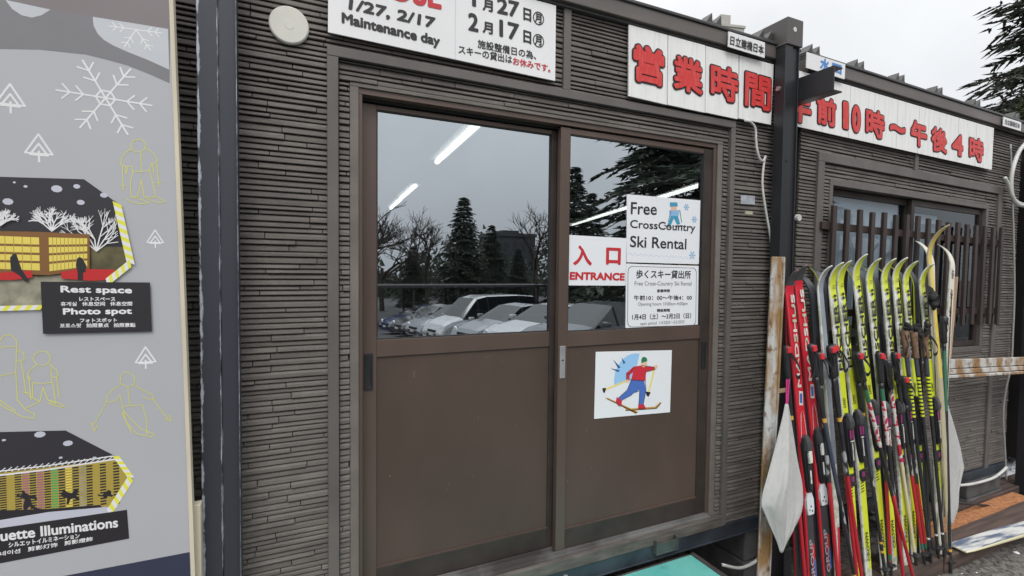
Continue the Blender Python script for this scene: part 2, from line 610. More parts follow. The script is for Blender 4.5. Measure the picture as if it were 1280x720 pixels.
def leaf(x0, x1, yc, s0, s1, shade_right, top=1.871):
    """one sliding leaf: stiles and rails, glass above, sheet panel below"""
    mb = MB()
    y0, y1 = yc - 0.014, yc + 0.014
    mb.box(x0, s0, y0, y1, 0.117, top, 0)
    mb.box(s1, x1, y0, y1, 0.117, top, 1 if shade_right else 0)  # right stile in the darker bronze: its shade is put into the colour
    mb.box(s0, s1, y0 + 0.002, y1, 1.845, top, 0)
    mb.box(s0, s1, y0 + 0.0015, y1, 0.970, 1.032, 0)
    mb.box(s0, s1, y0 + 0.001, y1, 0.117, 0.199, 1)
    d = mb.build('sliding_door', [M_alu, M_alu_d], hut, bevel=0.0015)
    mb = MB()
    mb.box(s0, s1, yc - 0.003, yc + 0.003, 1.032, 1.845)
    mb.build('glass_pane', M_glass, d)
    mb = MB()
    mb.box(s0, s1, yc - 0.006, yc + 0.006, 0.203, 0.970)
    mb.box(s0, s1, yc - 0.013, yc + 0.006, 0.199, 0.203)
    mb.build('lower_panel', M_panel, d)
    mb = MB()
    g = 0.004
    for a, b in ((s0, s0 + g), (s1 - g, s1)):
        mb.box(a, b, yc - 0.010, yc - 0.0035, 1.032, 1.845)
    for c, e in ((1.032, 1.032 + g), (1.845 - g, 1.845)):
        mb.box(s0 + g, s1 - g, yc - 0.010, yc - 0.0035, c, e)
    mb.build('glazing_gasket', M_black, d)
    return d
dl = leaf(0.001, 0.826, 0.064, 0.056, 0.760, True, 1.861)
mb = MB()
mb.box(-0.012, 1.628, 0.092, 0.098, 1.850, 1.874)  # black strips above the leaves paint in the shade under the header
mb.box(0.001, 0.78, 0.040, 0.092, 1.866, 1.8735)
mb.build('head_shade_strip', M_black, hut)
dr = leaf(0.779, 1.609, 0.024, 0.823, 1.556, True, 1.868)
def pull(x0, x1, z0, z1, y, door):
    mb = MB()
    t = 0.006
    mb.box(x0, x0 + t, y - 0.004, y, z0, z1)
    mb.box(x1 - t, x1, y - 0.004, y, z0, z1)
    mb.box(x0 + t, x1 - t, y - 0.0042, y, z0, z0 + 0.012)
    mb.box(x0 + t, x1 - t, y - 0.0042, y, z1 - 0.012, z1)
    mb.box(x0 + t, x1 - t, y - 0.0012, y, z0 + 0.012, z1 - 0.012)
    mb.build('door_handle', M_plastic, door, bevel=0.001)
pull(0.013, 0.043, 0.855, 0.985, 0.0495, dl)
pull(1.566, 1.594, 0.828, 0.958, 0.0095, dr)
mb = MB()
mb.box(0.786, 0.812, 0.0065, 0.0098, 0.842, 0.976)
mb.build('lock_plate', M_silver, dr, bevel=0.001)
mb = MB()
mb.tube([(0.799, 0.004, 0.917), (0.799, 0.008, 0.917)], 0.0035, 10)
mb.build('keyhole', M_black, dr)

# fascia beam, roof sheet, clips, base rail
mb = MB()
mb.box(X0, 2.126, -0.046, 0.06, 2.335, 2.398, 0)
mb.box(X0, 2.128, -0.054, 0.06, 2.398, 2.412, 1)
mb.box(X0, 2.127, -0.030, 0.06, 2.322, 2.335, 1)
mb.box(X0, 2.127, -0.02, 0.06, 2.412, 2.425, 1)
mb.build('roof_beam', [M_fascia, M_fascia_d], hut, bevel=0.003)
mb = MB()
mb.box(X0 - 0.03, 2.14, 0.061, 10.5, 2.34, 2.43)
mb.build('roof', M_fascia_d, hut)
def clip(mb, x, z):
    mb.box(x - .045, x + .045, -.03, .05, z, z + .006)
    for s in (-.028, .028):
        mb.slab([(x + s - .018, z + .006), (x + s + .016, z + .006), (x + s + .012, z + .048)], -.028, .03)
for x in (-1.2, 0.0, 1.56, 1.9):
    mb = MB()
    clip(mb, x, 2.425)
    mb.build('roof_clip', M_fin, hut)
mb = MB()
mb.box(X0, 2.13, -0.026, 0.06, -0.012, 0.049)
mb.box(X0, 2.13, -0.032, 0.0, -0.018, -0.011)
mb.build('base_rail', M_rail, hut, bevel=0.002)
mb = MB()
mb.box(1.265, 1.392, -0.052, -0.026, 0.015, 0.022)
mb.box(1.265, 1.275, -0.052, -0.026, 0.022, 0.078)
mb.box(1.382, 1.392, -0.052, -0.026, 0.022, 0.078)
mb.box(1.275, 1.382, -0.050, -0.046, 0.022, 0.066)
mb.build('fork_pocket', mat('green grey steel', (0.06, 0.07, 0.065), 0.5, var=0.3), hut, bevel=0.002)
for x, z in ((0.805, 0.02), (-0.6, 0.02)):
    mb = MB()
    mb.tube([(x, -0.027, z), (x, -0.034, z)], 0.014, 6)
    mb.tube([(x, -0.034, z), (x, -0.042, z)], 0.008, 10)
    mb.build('bolt', M_silver, hut)
# room behind the glass
M_room = mat('room wall', (0.20, 0.20, 0.20), 0.8, var=0.1, scale=1)
M_roomf = mat('room floor', (0.09, 0.085, 0.08), 0.7, var=0.2, scale=2)
mb = MB()
a, b, c, d = -2.9, 6.6, 0.105, 10.3
mb.quad((a, d, 0.1), (b, d, 0.1), (b, d, 2.3), (a, d, 2.3), 0)
mb.quad((a, c, 0.1), (a, d, 0.1), (a, d, 2.3), (a, c, 2.3), 0)
mb.quad((b, c, 0.1), (b, d, 0.1), (b, d, 2.3), (b, c, 2.3), 0)
mb.quad((a, c, 2.3), (b, c, 2.3), (b, d, 2.3), (a, d, 2.3), 0)
mb.quad((a, c, 0.098), (b, c, 0.098), (b, d, 0.098), (a, d, 0.098), 1)
mb.quad((2.14, .56, 0.1), (b, .56, 0.1), (b, .56, 2.3), (2.14, .56, 2.3), 0)
mb.build('room', [M_room, M_roomf], hut, fixn=False)
mb = MB()
for i in range(3):
    y = 4.2 + i * 1.7
    for k in range(4):
        mb.box(0.3, 2.3, y, y + 0.4, 0.3 + k * 0.42, 0.33 + k * 0.42)
    for x in (0.3, 2.27):
        mb.box(x, x + 0.03, y, y + 0.4, 0.1, 1.65)
mb.build('storage_shelf', mat('shelf steel', (0.3, 0.3, 0.3), 0.5), hut)
M_tube = mat('lit tube', (0.9, 0.9, 0.85), 0.4, emit=(1.0, 0.98, 0.88), emit_s=3.6)
M_fix = mat('lamp housing', (0.55, 0.55, 0.55), 0.5)
def ceiling_lamp(p, q):
    p, q = Vector(p), Vector(q)
    dd = (q - p).normalized()
    nn = Vector((-dd.y, dd.x, 0))
    mb = MB()
    def obox(w, za, zb):
        cs = [p + nn * w, p - nn * w, q - nn * w, q + nn * w]
        lo_ = [(k.x, k.y, za) for k in cs]
        hi_ = [(k.x, k.y, zb) for k in cs]
        mb.add(lo_ + hi_, [(0, 1, 2, 3), (4, 5, 6, 7), (0, 1, 5, 4), (1, 2, 6, 5), (2, 3, 7, 6), (3, 0, 4, 7)])
    obox(0.07, 2.235, 2.299)
    o = mb.build('ceiling_lamp', M_fix, hut)
    mb = MB()
    e = dd * 0.02
    mb.tube([(p.x + e.x, p.y + e.y, 2.215), (q.x - e.x, q.y - e.y, 2.215)], 0.022, 10)
    mb.build('lamp_tube', M_tube, o)
for p, q in (((0.885, 1.20), (0.968, 2.47)), ((1.095, 3.72), (1.17, 4.85)), ((1.18, 4.9), (1.262, 6.0)), ((1.42, 8.7), (1.47, 9.9))):
    ceiling_lamp((*p, 0), (*q, 0))
pa, pb = Vector((3.77, 2.12, 0)), Vector((5.048, 6.862, 0))
for k in range(4):
    ceiling_lamp(pa.lerp(pb, k / 4 + 0.004), pa.lerp(pb, (k + 1) / 4 - 0.004))

# ------------------------------------------------------------------ second hut with the window, leaning a little
PIV = Vector((2.2, 0, 0))
hut2 = thing('prefab_hut', 'dark brown prefab hut with a slatted window behind the leaning skis', 'hut', PIV, (0, R(1.0), 0))
ROT2 = Matrix.Rotation(R(1.0), 3, 'Y')
XB0, XB1 = 2.17, 4.55
mb = MB()
WH = (2.42, 4.125, 0.80, 1.80)      # window opening
bricks(mb, XB0, XB1, -0.03, 2.318, holes=[(2.303, 2.357, -.1, 1.93), (2.30, 4.285, 1.885, 1.935), (4.232, 4.285, -.1, 1.93), WH], seed=13)
mb.build('siding', M_siding, hut2)
mb = MB()
wall_back(mb, XB0, XB1, -0.05, 2.33, WH, 0.0035, 0.1)
mb.box(XB1 - 0.08, XB1, 0.1, 3.0, -0.05, 2.33)
mb.build('wall', M_back, hut2)
mb = MB()
mb.box(2.304, 2.356, -0.022, 0.003, -0.05, 1.8855)
mb.box(2.304, 4.284, -0.0225, 0.003, 1.886, 1.934)
mb.box(4.233, 4.284, -0.022, 0.003, -0.05, 1.8855)
mb.box(3.2, 3.235, -0.021, 0.003, 1.9345, 2.30)
mb.build('window_surround', M_trim, hut2, bevel=0.002)
mb = MB()
a, b, c, d = WH
mb.box(a, a + 0.028, -0.012, 0.1, c, d)
mb.box(b - 0.028, b, -0.012, 0.1, c, d)
mb.box(a, b, -0.0125, 0.1, d - 0.028, d + 0.004)
mb.box(a, b, -0.0125, 0.1, c - 0.004, c + 0.03)
w = mb.build('window_frame', M_trim, hut2, bevel=0.0015)
def sash(x0, x1, y, z0, z1):
    mb = MB()
    t = 0.034
    mb.box(x0, x0 + t, y - .012, y + .012, z0, z1)
    mb.box(x1 - t, x1, y - .012, y + .012, z0, z1)
    mb.box(x0 + t, x1 - t, y - .0115, y + .012, z0, z0 + t)
    mb.box(x0 + t, x1 - t, y - .0115, y + .012, z1 - t, z1)
    s = mb.build('sash', M_alu_d, w, bevel=0.001)
    mb = MB()
    mb.box(x0 + t, x1 - t, y - .002, y + .002, z0 + t, z1 - t)
    mb.build('pane', M_wglass, w)
sash(2.449, 3.28, 0.050, 0.835, 1.765)
sash(3.245, 4.096, 0.022, 0.835, 1.765)
mb = MB()
M_blind = mat('pale blue blind', (0.62, 0.68, 0.73), 0.8, var=0.06, scale=1.5, stretch=(6, 1, 0.3))
mb.box(2.60, 3.24, 0.078, 0.084, 0.99, 1.76)
mb.box(3.36, 3.68, 0.078, 0.084, 1.12, 1.70)
mb.build('blind', M_blind, hut2)
mb = MB()
mb.box(2.42, 4.12, 0.5, 0.52, 0.7, 1.85)
mb.box(2.41, 2.43, 0.11, 0.5, 0.7, 1.85)
mb.box(4.12, 4.14, 0.11, 0.5, 0.7, 1.85)
mb.box(2.42, 4.12, 0.11, 0.5, 0.7, 0.72)
mb.box(2.42, 4.12, 0.11, 0.5, 1.83, 1.85)
mb.build('window_recess', mat('dark room', (0.07, 0.068, 0.065), 0.8, var=0.3, scale=3), hut2)
mb = MB()
mb.box(2.9, 3.1, 0.2, 0.3, 0.9, 1.05)
mb.box(3.5, 3.62, 0.25, 0.3, 0.86, 1.0)
mb.box(3.3, 3.42, 0.2, 0.28, 0.9, 0.96)
mb.build('desk_clutter', mat('pale box', (0.5, 0.5, 0.48), 0.6, var=0.2), hut2)
mb = MB()
mb.box(XB0 + .005, XB1 + .01, -0.046, 0.06, 2.335, 2.398, 0)
mb.box(XB0 + .005, XB1 + .012, -0.054, 0.06, 2.398, 2.412, 1)
mb.box(XB0 + .005, XB1 + .011, -0.030, 0.06, 2.322, 2.335, 1)
mb.box(XB0 + .005, XB1 + .011, -0.02, 0.06, 2.412, 2.425, 1)
mb.build('roof_beam', [M_fascia, M_fascia_d], hut2, bevel=0.003)
mb = MB()
mb.box(XB0 + .005, XB1 + .03, 0.061, 10.5, 2.34, 2.43)
mb.build('roof', M_fascia_d, hut2)
for x in (2.22, 2.60, 2.99, 3.40, 3.86, 4.40):
    mb = MB()
    clip(mb, x, 2.425)
    mb.build('roof_clip', M_fin, hut2)
mb = MB()
mb.box(XB0, XB1, -0.026, 0.06, -0.10, -0.035)
mb.build('base_rail', M_rail, hut2, bevel=0.002)

# third hut, only its near corner in view
hut3 = thing('prefab_hut', 'dark hut at the right edge beyond the white conduit', 'hut', (5, 0, 0))
mb = MB()
bricks(mb, 4.78, 7.5, 0.0, 2.22, seed=21)
mb.build('siding', M_siding, hut3)
mb = MB()
mb.box(4.78, 7.5, 0.0035, 0.1, -0.1, 2.25)
mb.box(4.78, 4.86, 0.1, 3.0, -0.1, 2.25)
mb.build('wall', M_back, hut3)
mb = MB()
mb.box(4.77, 7.5, -0.046, 10.4, 2.225, 2.30)
mb.build('roof', M_fascia, hut3)

# ------------------------------------------------------------------ steel posts that carry the roof beams
def post(x, y, z0, z1, label, w=0.1, m=None):
    t = thing('steel_post', label, 'post', (x, y, z0))
    mb = MB()
    h = z1 - z0
    mb.box(0, 0.052, 0, 0.055, 0, h)
    mb.box(0.0525, w, 0.007, 0.055, 0, h)
    mb.box(w - 0.006, w, -0.001, 0.0068, 0, h)
    mb.build('post_shaft', m or M_post, t, bevel=0.0015, loc=(0, 0, 0))
    return t
post(-0.4625, -0.10, -0.33, 2.46, 'blue black steel post with scuffed paint, between the grey poster board and the door')
p2 = post(1.949, -0.10, -0.33, 2.383, 'dark steel post between the two huts, under the brown roof beam end', m=M_post_m)
# stub channel welded to the post: web and two flanges, running towards the front
mb2 = MB()
mb2.box(0.1015, 0.1085, -0.17, 0.05, 2.455, 2.57)
mb2.box(0.1085, 0.165, -0.17, 0.05, 2.563, 2.57)
mb2.box(0.1085, 0.165, -0.17, 0.05, 2.455, 2.462)
mb2.build('bracket', M_post_m, p2, bevel=0.001, loc=(0, 0, 0))
mb = MB()
for z in (2.44, 2.16, 1.2):
    mb.tube([(0.03, -0.003, z), (0.03, 0.0, z)], 0.006, 8)
mb.build('bolt_hole', M_black, p2, loc=(0, 0, 0))
mb = MB()
for y, z in ((0.02, 2.53), (0.03, 2.63)):
    mb.tube([(0.1, y, z), (0.112, y, z)], 0.012, 6)
mb.tube([(-0.01, 0.03, 2.51), (0, 0.03, 2.51)], 0.012, 6)
mb.build('bolt', M_silver, p2, loc=(0, 0, 0))
post(4.62, -0.10, -0.33, 2.3, 'dark steel post at the right edge beside the looped white conduit', m=M_post_m)
bt = thing('beam', 'square brown steel beam end resting on top of the middle post', 'steel beam', (2.007, -0.1, 2.385))
mb = MB()
mb.box(-0.056, 0.056, -0.006, 1.2, 0, 0.128)
mb.box(-0.062, -0.056, -0.008, 1.2, -0.002, 0.006)
b_ = mb.build('beam_body', M_post2, bt, bevel=0.003, loc=(0, 0, 0))
mb = MB()
mb.tube([(-0.005, -0.0075, 0.075), (-0.005, -0.005, 0.075)], 0.012, 8)
mb.build('hole', mat('bright scrape', (0.6, 0.6, 0.6), 0.5), bt, loc=(0, 0, 0))
mb = MB()
for y in (0.13, 0.32, 0.6):
    mb.box(-0.0575, -0.056, y, y + 0.02, 0.05, 0.075)
mb.build('slot', M_black, bt, loc=(0, 0, 0))

# concrete blocks under the huts
def block(x0, x1, y0, y1, z0, z1, label):
    o = MB()
    o.box(x0, x1, y0, y1, z0, (z0 + z1) / 2 - 0.003)
    o.box(x0 + .01, x1 - .006, y0 + .008, y1, (z0 + z1) / 2, z1)
    tag(o.build('concrete_block', M_concrete, loc=((x0 + x1) / 2, (y0 + y1) / 2, z0), bevel=0.006), label, 'block')
block(1.86, 2.22, -0.02, 0.35, -0.34, -0.02, 'black concrete blocks under the hut corner beside the turquoise platform')
block(3.95, 4.42, -0.05, 0.35, -0.345, -0.13, 'dark concrete block under the right hut behind the white conduit')
block(-0.2, 0.2, 0.05, 0.35, -0.34, -0.02, 'concrete block in shadow under the left end of the door')

# ------------------------------------------------------------------ signs on the huts
def panel_thing(name, label, cat, pts, y0, th, m, bevel=0.0, group=None):
    """flat sign or sheet: an outline (x,z) at depth y0 (front), with thickness; returns the mesh thing"""
    mb = MB()
    mb.slab(pts, y0, y0 + th)
    cx = sum(p[0] for p in pts) / len(pts)
    cz = min(p[1] for p in pts)
    o = mb.build(name, m, loc=(cx, y0 + th, cz), bevel=bevel)
    return tag(o, label, cat, group)

YS = -0.030
# maintenance day sign: its top is above the picture
sg = panel_thing('notice_board', 'white maintenance day notice above the door, with red and black lettering', 'sign', [(-0.1106,2.0427),(0.7256,2.0283),(0.7246,2.3168)] + [(-0.108, 2.318)], YS, 0.006, M_white)
mb = MB()
tq(mb, '1/27, 2/17', [(-0.0492,2.1219),(0.2395,2.1208),(-0.0442,2.1665)], YS - .0012, 0.0025)
tq(mb, 'Maintenance day', [(-0.0691,2.0692),(0.26,2.0587),(-0.069,2.115)], YS - .0012, 0.0022)
tq(mb, '2', [(0.3636,2.1466),(0.4036,2.1464),(0.3631,2.2115)], YS - .0012, 0.003)
tq(mb, '月', [(0.4191,2.1496),(0.4601,2.1494),(0.4187,2.1925)], YS - .0012, 0.002)
tq(mb, '17', [(0.4858,2.1488),(0.5679,2.1477),(0.4851,2.2127)], YS - .0012, 0.003)
tq(mb, '日', [(0.5847,2.1481),(0.6187,2.1459),(0.5841,2.1956)], YS - .0012, 0.002)
tq(mb, '㊊', [(0.6256,2.1412),(0.6742,2.1416),(0.6249,2.1921)], YS - .0012, 0.0012)
tq(mb, '1', [(0.3781,2.2347),(0.3935,2.2354),(0.3776,2.2968)], YS - .0012, 0.003)
tq(mb, '月', [(0.4184,2.2296),(0.4593,2.2302),(0.418,2.2723)], YS - .0012, 0.002)
tq(mb, '27', [(0.4753,2.2308),(0.5668,2.2334),(0.4747,2.2914)], YS - .0012, 0.003)
tq(mb, '日', [(0.5836,2.2311),(0.6176,2.2295),(0.583,2.2785)], YS - .0012, 0.002)
tq(mb, '㊊', [(0.6245,2.225),(0.6729,2.2263),(0.6238,2.2758)], YS - .0012, 0.0012)
tq(mb, '施設整備日の為、', [(0.4009,2.0916),(0.64,2.0927),(0.4006,2.123)], YS - .0012, 0.0007)
tq(mb, 'スキーの貸出は', [(0.3279,2.0577),(0.539,2.0593),(0.3277,2.0886)], YS - .0012, 0.0007)
tq(mb, 'CLOSE', [(-0.0516,2.1851),(0.2651,2.1951),(-0.0515,2.2791)], YS - .0012, 0.004, 1)
tq(mb, 'お休みです。', [(0.5423,2.0569),(0.7037,2.0554),(0.542,2.0865)], YS - .0012, 0.0008, 1)
mb.build('lettering', [M_ink, M_redink], sg, fixn=False)
mb = MB()
a, b = [(0.3161,2.0358),(0.3144,2.2981)]
mb.box(a[0] - .001, a[0] + .001, YS - .0008, YS - .0003, a[1], 2.318)
mb.build('joint', mat('sheet joint', (0.6, 0.6, 0.62), 0.5), sg)

# four white boards with big red characters: opening hours
KJ = [('営', [(1.0747,2.318),(1.2817,2.3175),(1.2855,2.0181),(1.0795,2.0244)], [(1.0927,2.0831),(1.2748,2.0805),(1.0886,2.2549)], 'first'),
      ('業', [(1.2862,2.3167),(1.5019,2.316),(1.5092,2.015),(1.29,2.0188)], [(1.3108,2.0845),(1.4974,2.0782),(1.3062,2.25)], 'second'),
      ('時', [(1.5068,2.3152),(1.7152,2.3132),(1.7184,2.0144),(1.5131,2.0173)], [(1.5317,2.0817),(1.7241,2.0753),(1.5285,2.2529)], 'third'),
      ('間', [(1.7205,2.3124),(1.9547,2.3117),(1.947,2.018),(1.7235,2.0189)], [(1.7507,2.0754),(1.9449,2.0686),(1.7494,2.2521)], 'fourth')]
for k, (ch, q, t, w) in enumerate(KJ):
    o = panel_thing('sign_board', 'white board with the big red character %s, %s of the four right of the notice' % (ch, w), 'sign', q, -0.032 - 0.001 * (k % 2), 0.007, M_board, group='white boards with red characters')
    y = -0.0325 - 0.001 * (k % 2)
    mb = MB()
    tq(mb, ch, t, y - .0010, 0.0150 if ch == '営' else 0.0125, 0, 18)
    tq(mb, ch, [(t[0][0] + .0072, t[0][1] + .0072), (t[1][0] - .0072, t[1][1] + .0072), (t[2][0] + .0072, t[2][1] - .0072)], y - .0032, 0.0078 if ch == '営' else 0.0058, 1, 14)
    mb.build('lettering', [M_black_out, M_red], o, fixn=False)

pl = panel_thing('name_plate', 'small white plate with black characters on the roof edge beside the middle post', 'sign', [(1.6171,2.3922),(1.8582,2.3893),(1.8583,2.3173),(1.617,2.3234)], -0.058, 0.004, M_white)
mb = MB()
tq(mb, '日立建機日本', [(1.6268,2.3325),(1.8496,2.329),(1.6278,2.3763)], -0.0594, 0.0012)
mb.build('lettering', M_ink, pl, fixn=False)

small = panel_thing('label_plate', 'small grey plate on the stone siding right of the door', 'plate', [(1.7755,1.6617),(1.8693,1.6646),(1.871,1.6215),(1.7771,1.6193)], -0.016, 0.006, mat('grey plate', (0.36, 0.38, 0.42), 0.5, var=0.15, scale=40), bevel=0.001)
mb = MB()
mb.box(1.81, 1.86, -0.014, -0.006, 1.572, 1.588)
tag(mb.build('label_plate', mat('yellowed sticker', (0.42, 0.39, 0.3), 0.6, var=0.2), loc=(1.835, -.006, 1.572)), 'tiny yellowed strip under the small grey plate', 'plate')
mb = MB()
cx, cz = -0.224, 2.046
ring = [(0.0, -0.0222), (0.014, -0.0222), (0.0145, -0.0216), (0.054, -0.021), (0.0575, -0.018), (0.0585, -0.010)]
for k in range(40):
    a0, a1 = 2 * math.pi * k / 40, 2 * math.pi * (k + 1) / 40
    for (r0, y0), (r1, y1) in zip(ring, ring[1:]):
        mb.quad((cx + r0 * math.cos(a0), y0, cz + r0 * math.sin(a0)), (cx + r1 * math.cos(a0), y1, cz + r1 * math.sin(a0)),
                (cx + r1 * math.cos(a1), y1, cz + r1 * math.sin(a1)), (cx + r0 * math.cos(a1), y0, cz + r0 * math.sin(a1)))
tag(mb.build('vent_cover', mat('cream plastic', (0.62, 0.61, 0.55), 0.45, var=0.05), loc=(cx, -.01, cz), smooth=True), 'round cream disc cover on the siding left of the notice', 'cover')

# second hut: long sign and small plates, fixed to the leaning wall
def on2(name, label, cat, pts, y0, th, m):
    mb = MB()
    mb.slab(pts, y0, y0 + th)
    o = mb.build(name, m, loc=(pts[0][0], y0 + th, pts[0][1]))
    return tag(o, label, cat)
def tilt_fix(o):
    """rotate a finished top-level object (built upright) with the leaning hut"""
    o.location = ROT2 @ (Vector(o.location) - PIV) + PIV
    o.rotation_euler = (0, R(1.0), 0)
Z0s, Z1s = 2.032, 2.312
ls = on2('sign_board', 'long white board of opening times in red over the slatted window', 'sign', [(2.075, Z1s), (4.075, Z1s), (4.075, Z0s), (2.075, Z0s)], -0.036, 0.006, M_board)
def inv2(p):
    q = ROT2.transposed() @ (Vector((p[0], 0, p[1])) - PIV) + PIV
    return (q.x, q.z)
CH = [('午', [(2.061,2.0463),(2.2451,2.0463),(2.0661,2.1977)]), ('前', [(2.2761,2.0627),(2.4506,2.056),(2.2714,2.2221)]), ('1', [(2.4945,2.0616),(2.5569,2.0609),(2.4858,2.222)]), ('0', [(2.5712,2.0541),(2.6639,2.0525),(2.5656,2.2169)]),
      ('時', [(2.6965,2.0521),(2.8885,2.0437),(2.6905,2.2181)]), ('~', [(2.9194,2.1065),(3.0916,2.1002),(2.9198,2.1611)]), ('午', [(3.1363,2.0493),(3.3242,2.0441),(3.1293,2.2125)]),
      ('後', [(3.3552,2.0403),(3.5505,2.0342),(3.3477,2.2038)]), ('4', [(3.5921,2.0411),(3.7413,2.0364),(3.5852,2.1902)]), ('時', [(3.8009,2.0323),(4.0006,2.0236),(3.7923,2.1957)])]
mb = MB()
for ch, q in CH:
    q = [inv2(p) for p in q]
    tq(mb, ch, q, -0.0370, 0.0150 if ch in '104~午' else 0.0132, 0, 16)
    q2 = [(q[0][0] + .0072, q[0][1] + .0072), (q[1][0] - .0072, q[1][1] + .0072), (q[2][0] + .0072, q[2][1] - .0072)]
    tq(mb, ch, q2, -0.0390, 0.0085 if ch in '104~午' else 0.0063, 1, 12)
mb.build('lettering', [M_black_out, M_red], ls, fixn=False)
mb = MB()
for k in range(1, 9):
    x = 2.075 + k * 0.2222
    mb.box(x - .001, x + .001, -0.0366, -0.0362, Z0s, Z1s)
mb.build('joint', mat('board joint', (0.4, 0.4, 0.4), 0.6), ls)
tilt_fix(ls)
np2 = on2('name_plate', 'small white plate on the far right end of the second roof edge', 'sign', [(4.14, 2.392), (4.39, 2.392), (4.39, 2.332), (4.14, 2.332)], -0.058, 0.004, M_white)
mb = MB()
tq(mb, '日立建機日本', [(4.16, 2.345), (4.37, 2.345), (4.16, 2.38)], -0.0594, 0.0012)
mb.build('lettering', M_grey_ink, np2, fixn=False)
tilt_fix(np2)
np3 = on2('name_plate', 'white plate with blue lettering half hidden behind the steel bracket', 'sign', [(2.12, 2.402), (2.43, 2.402), (2.43, 2.324), (2.12, 2.324)], -0.058, 0.004, M_white)
mb = MB()
tq(mb, '水', [(2.225, 2.335), (2.30, 2.335), (2.225, 2.398)], -0.0594, 0.003)
tq(mb, '口', [(2.32, 2.34), (2.40, 2.34), (2.32, 2.39)], -0.0594, 0.003)
mb.build('lettering', M_blue, np3, fixn=False)
tilt_fix(np3)

# ------------------------------------------------------------------ sheets taped to the door
YP = [(1.117,0.02,1.6217)] [0][1] - 0.0
def paper(label, pts, y, name='paper_sign'):
    o = panel_thing(name, label, 'notice', pts, y - .0008, 0.0008, M_paper)
    return o
YG = 0.0195      # just in front of the gasket line of the right leaf glass
ent = paper('white sheet reading ENTRANCE in red on the door glass', [(0.824,1.4341),(1.1214,1.4311),(1.1205,1.2234),(0.8256,1.2254)], YG)
mb = MB()
tq(mb, '入', [(0.8493,1.3093),(0.9424,1.3072),(0.8498,1.394)], YG - .0014, 0.0032)
tq(mb, '口', [(1.0139,1.3133),(1.0918,1.3126),(1.0144,1.3888)], YG - .0014, 0.0042)
tq(mb, 'ENTRANCE', [(0.8329,1.2477),(1.1149,1.2445),(0.8343,1.2825)], YG - .0014, 0.0026)
mb.build('lettering', M_redink, ent, fixn=False)
free = paper('white sheet reading Free CrossCountry Ski Rental with a blue skier', [(1.1183,1.6225),(1.5472,1.625),(1.5467,1.3235),(1.1238,1.3261)], YG)
mb = MB()
tq(mb, 'Free', [(1.1406,1.5362),(1.2858,1.5408),(1.1415,1.5904)], YG - .0014, 0.0012)
tq(mb, 'CrossCountry', [(1.1379,1.466),(1.5181,1.4655),(1.139,1.5133)], YG - .0014, 0.0010)
tq(mb, 'Ski Rental', [(1.1397,1.3924),(1.4658,1.3907),(1.1406,1.4434)], YG - .0014, 0.0012)
mb.build('lettering', M_ink, free, fixn=False)
M_sky = mat('pale blue ink', (0.25, 0.45, 0.68), 0.5)
M_skin = mat('skin tone ink', (0.72, 0.45, 0.32), 0.6)
M_teal_i = mat('teal ink', (0.05, 0.30, 0.46), 0.5)
def flake(mb, cx, cz, r, y, w, mi=0, n=6, rot=0.0):
    """six armed snowflake of thin bars"""
    cnt = [0]
    def bar(a, b, ww):
        cnt[0] += 1
        y_ = y - cnt[0] * .000003
        a, b = Vector(a), Vector(b)
        d = (b - a).normalized()
        nn = Vector((-d.y, d.x)) * ww / 2
        mb.poly([(p.x, y_, p.y) for p in (a + nn, a - nn, b - nn, b + nn)], mi)
    for k in range(n):
        t = rot + k * math.pi / 3
        e = Vector((math.cos(t), math.sin(t)))
        c = Vector((cx, cz))
        bar(c, c + e * r, w)
        for f, l in ((0.45, 0.25), (0.72, 0.25)):
            for s in (-1, 1):
                t2 = t + s * math.pi / 3.6
                bar(c + e * r * f, c + e * r * f + Vector((math.cos(t2), math.sin(t2))) * r * l, w * 0.9)
mb = MB()
for (p, r) in (([(1.4613,1.5877)][0], .017), ([(1.511,1.5328)][0], .017), ([(1.5037,1.3654)][0], .020)):
    flake(mb, p[0], p[1], r, YG - .0013, .0032)
fr = random.Random(2)
a, b = [(1.1317,1.3606),(1.4893,1.3501)]
for k in range(46):
    t = k / 45
    x, z = a[0] + (b[0] - a[0]) * t, a[1] + (b[1] - a[1]) * t + .004 * math.sin(k * 1.7)
    mb.poly([(x, YG - .0013, z), (x + .004, YG - .0013, z + .001), (x + .003, YG - .0013, z + .005)])
mb.build('snowflakes', M_sky, free, fixn=False)
def P2(mb, pts, y, mi):
    mb.poly([(p[0], y, p[1]) for p in pts], mi)
mb = MB()
P2(mb, [(1.3572,1.5666),(1.4191,1.5703),(1.415,1.5443),(1.3627,1.5378)], YG - .0013, 0)
P2(mb, [(1.3673,1.5417),(1.4102,1.5441),(1.4257,1.508),(1.4066,1.5034),(1.3866,1.5318),(1.3686,1.4979),(1.3496,1.5007)], YG - .0014, 1)
P2(mb, [(1.3661,1.5854),(1.3994,1.5875),(1.4047,1.5695),(1.3666,1.5672)], YG - .0014, 2)
P2(mb, [(1.3609,1.6032),(1.4036,1.6061),(1.4089,1.5881),(1.3614,1.5833)], YG - .0015, 1)
for q in ([(1.3515,1.5153),(1.3667,1.5635),(1.3696,1.563),(1.3539,1.514)], [(1.4214,1.5741),(1.4352,1.5159),(1.4318,1.515),(1.419,1.5729)]):
    P2(mb, q, YG - .0016, 3)
P2(mb, [(1.3309,1.4998),(1.3688,1.4906),(1.3689,1.487),(1.331,1.4951)], YG - .0016, 3)
P2(mb, [(1.3923,1.499),(1.4404,1.5032),(1.4406,1.4976),(1.3925,1.4935)], YG - .0016, 3)
mb.build('skier_picture', [M_sky, M_teal_i, M_skin, M_ink], free, fixn=False)
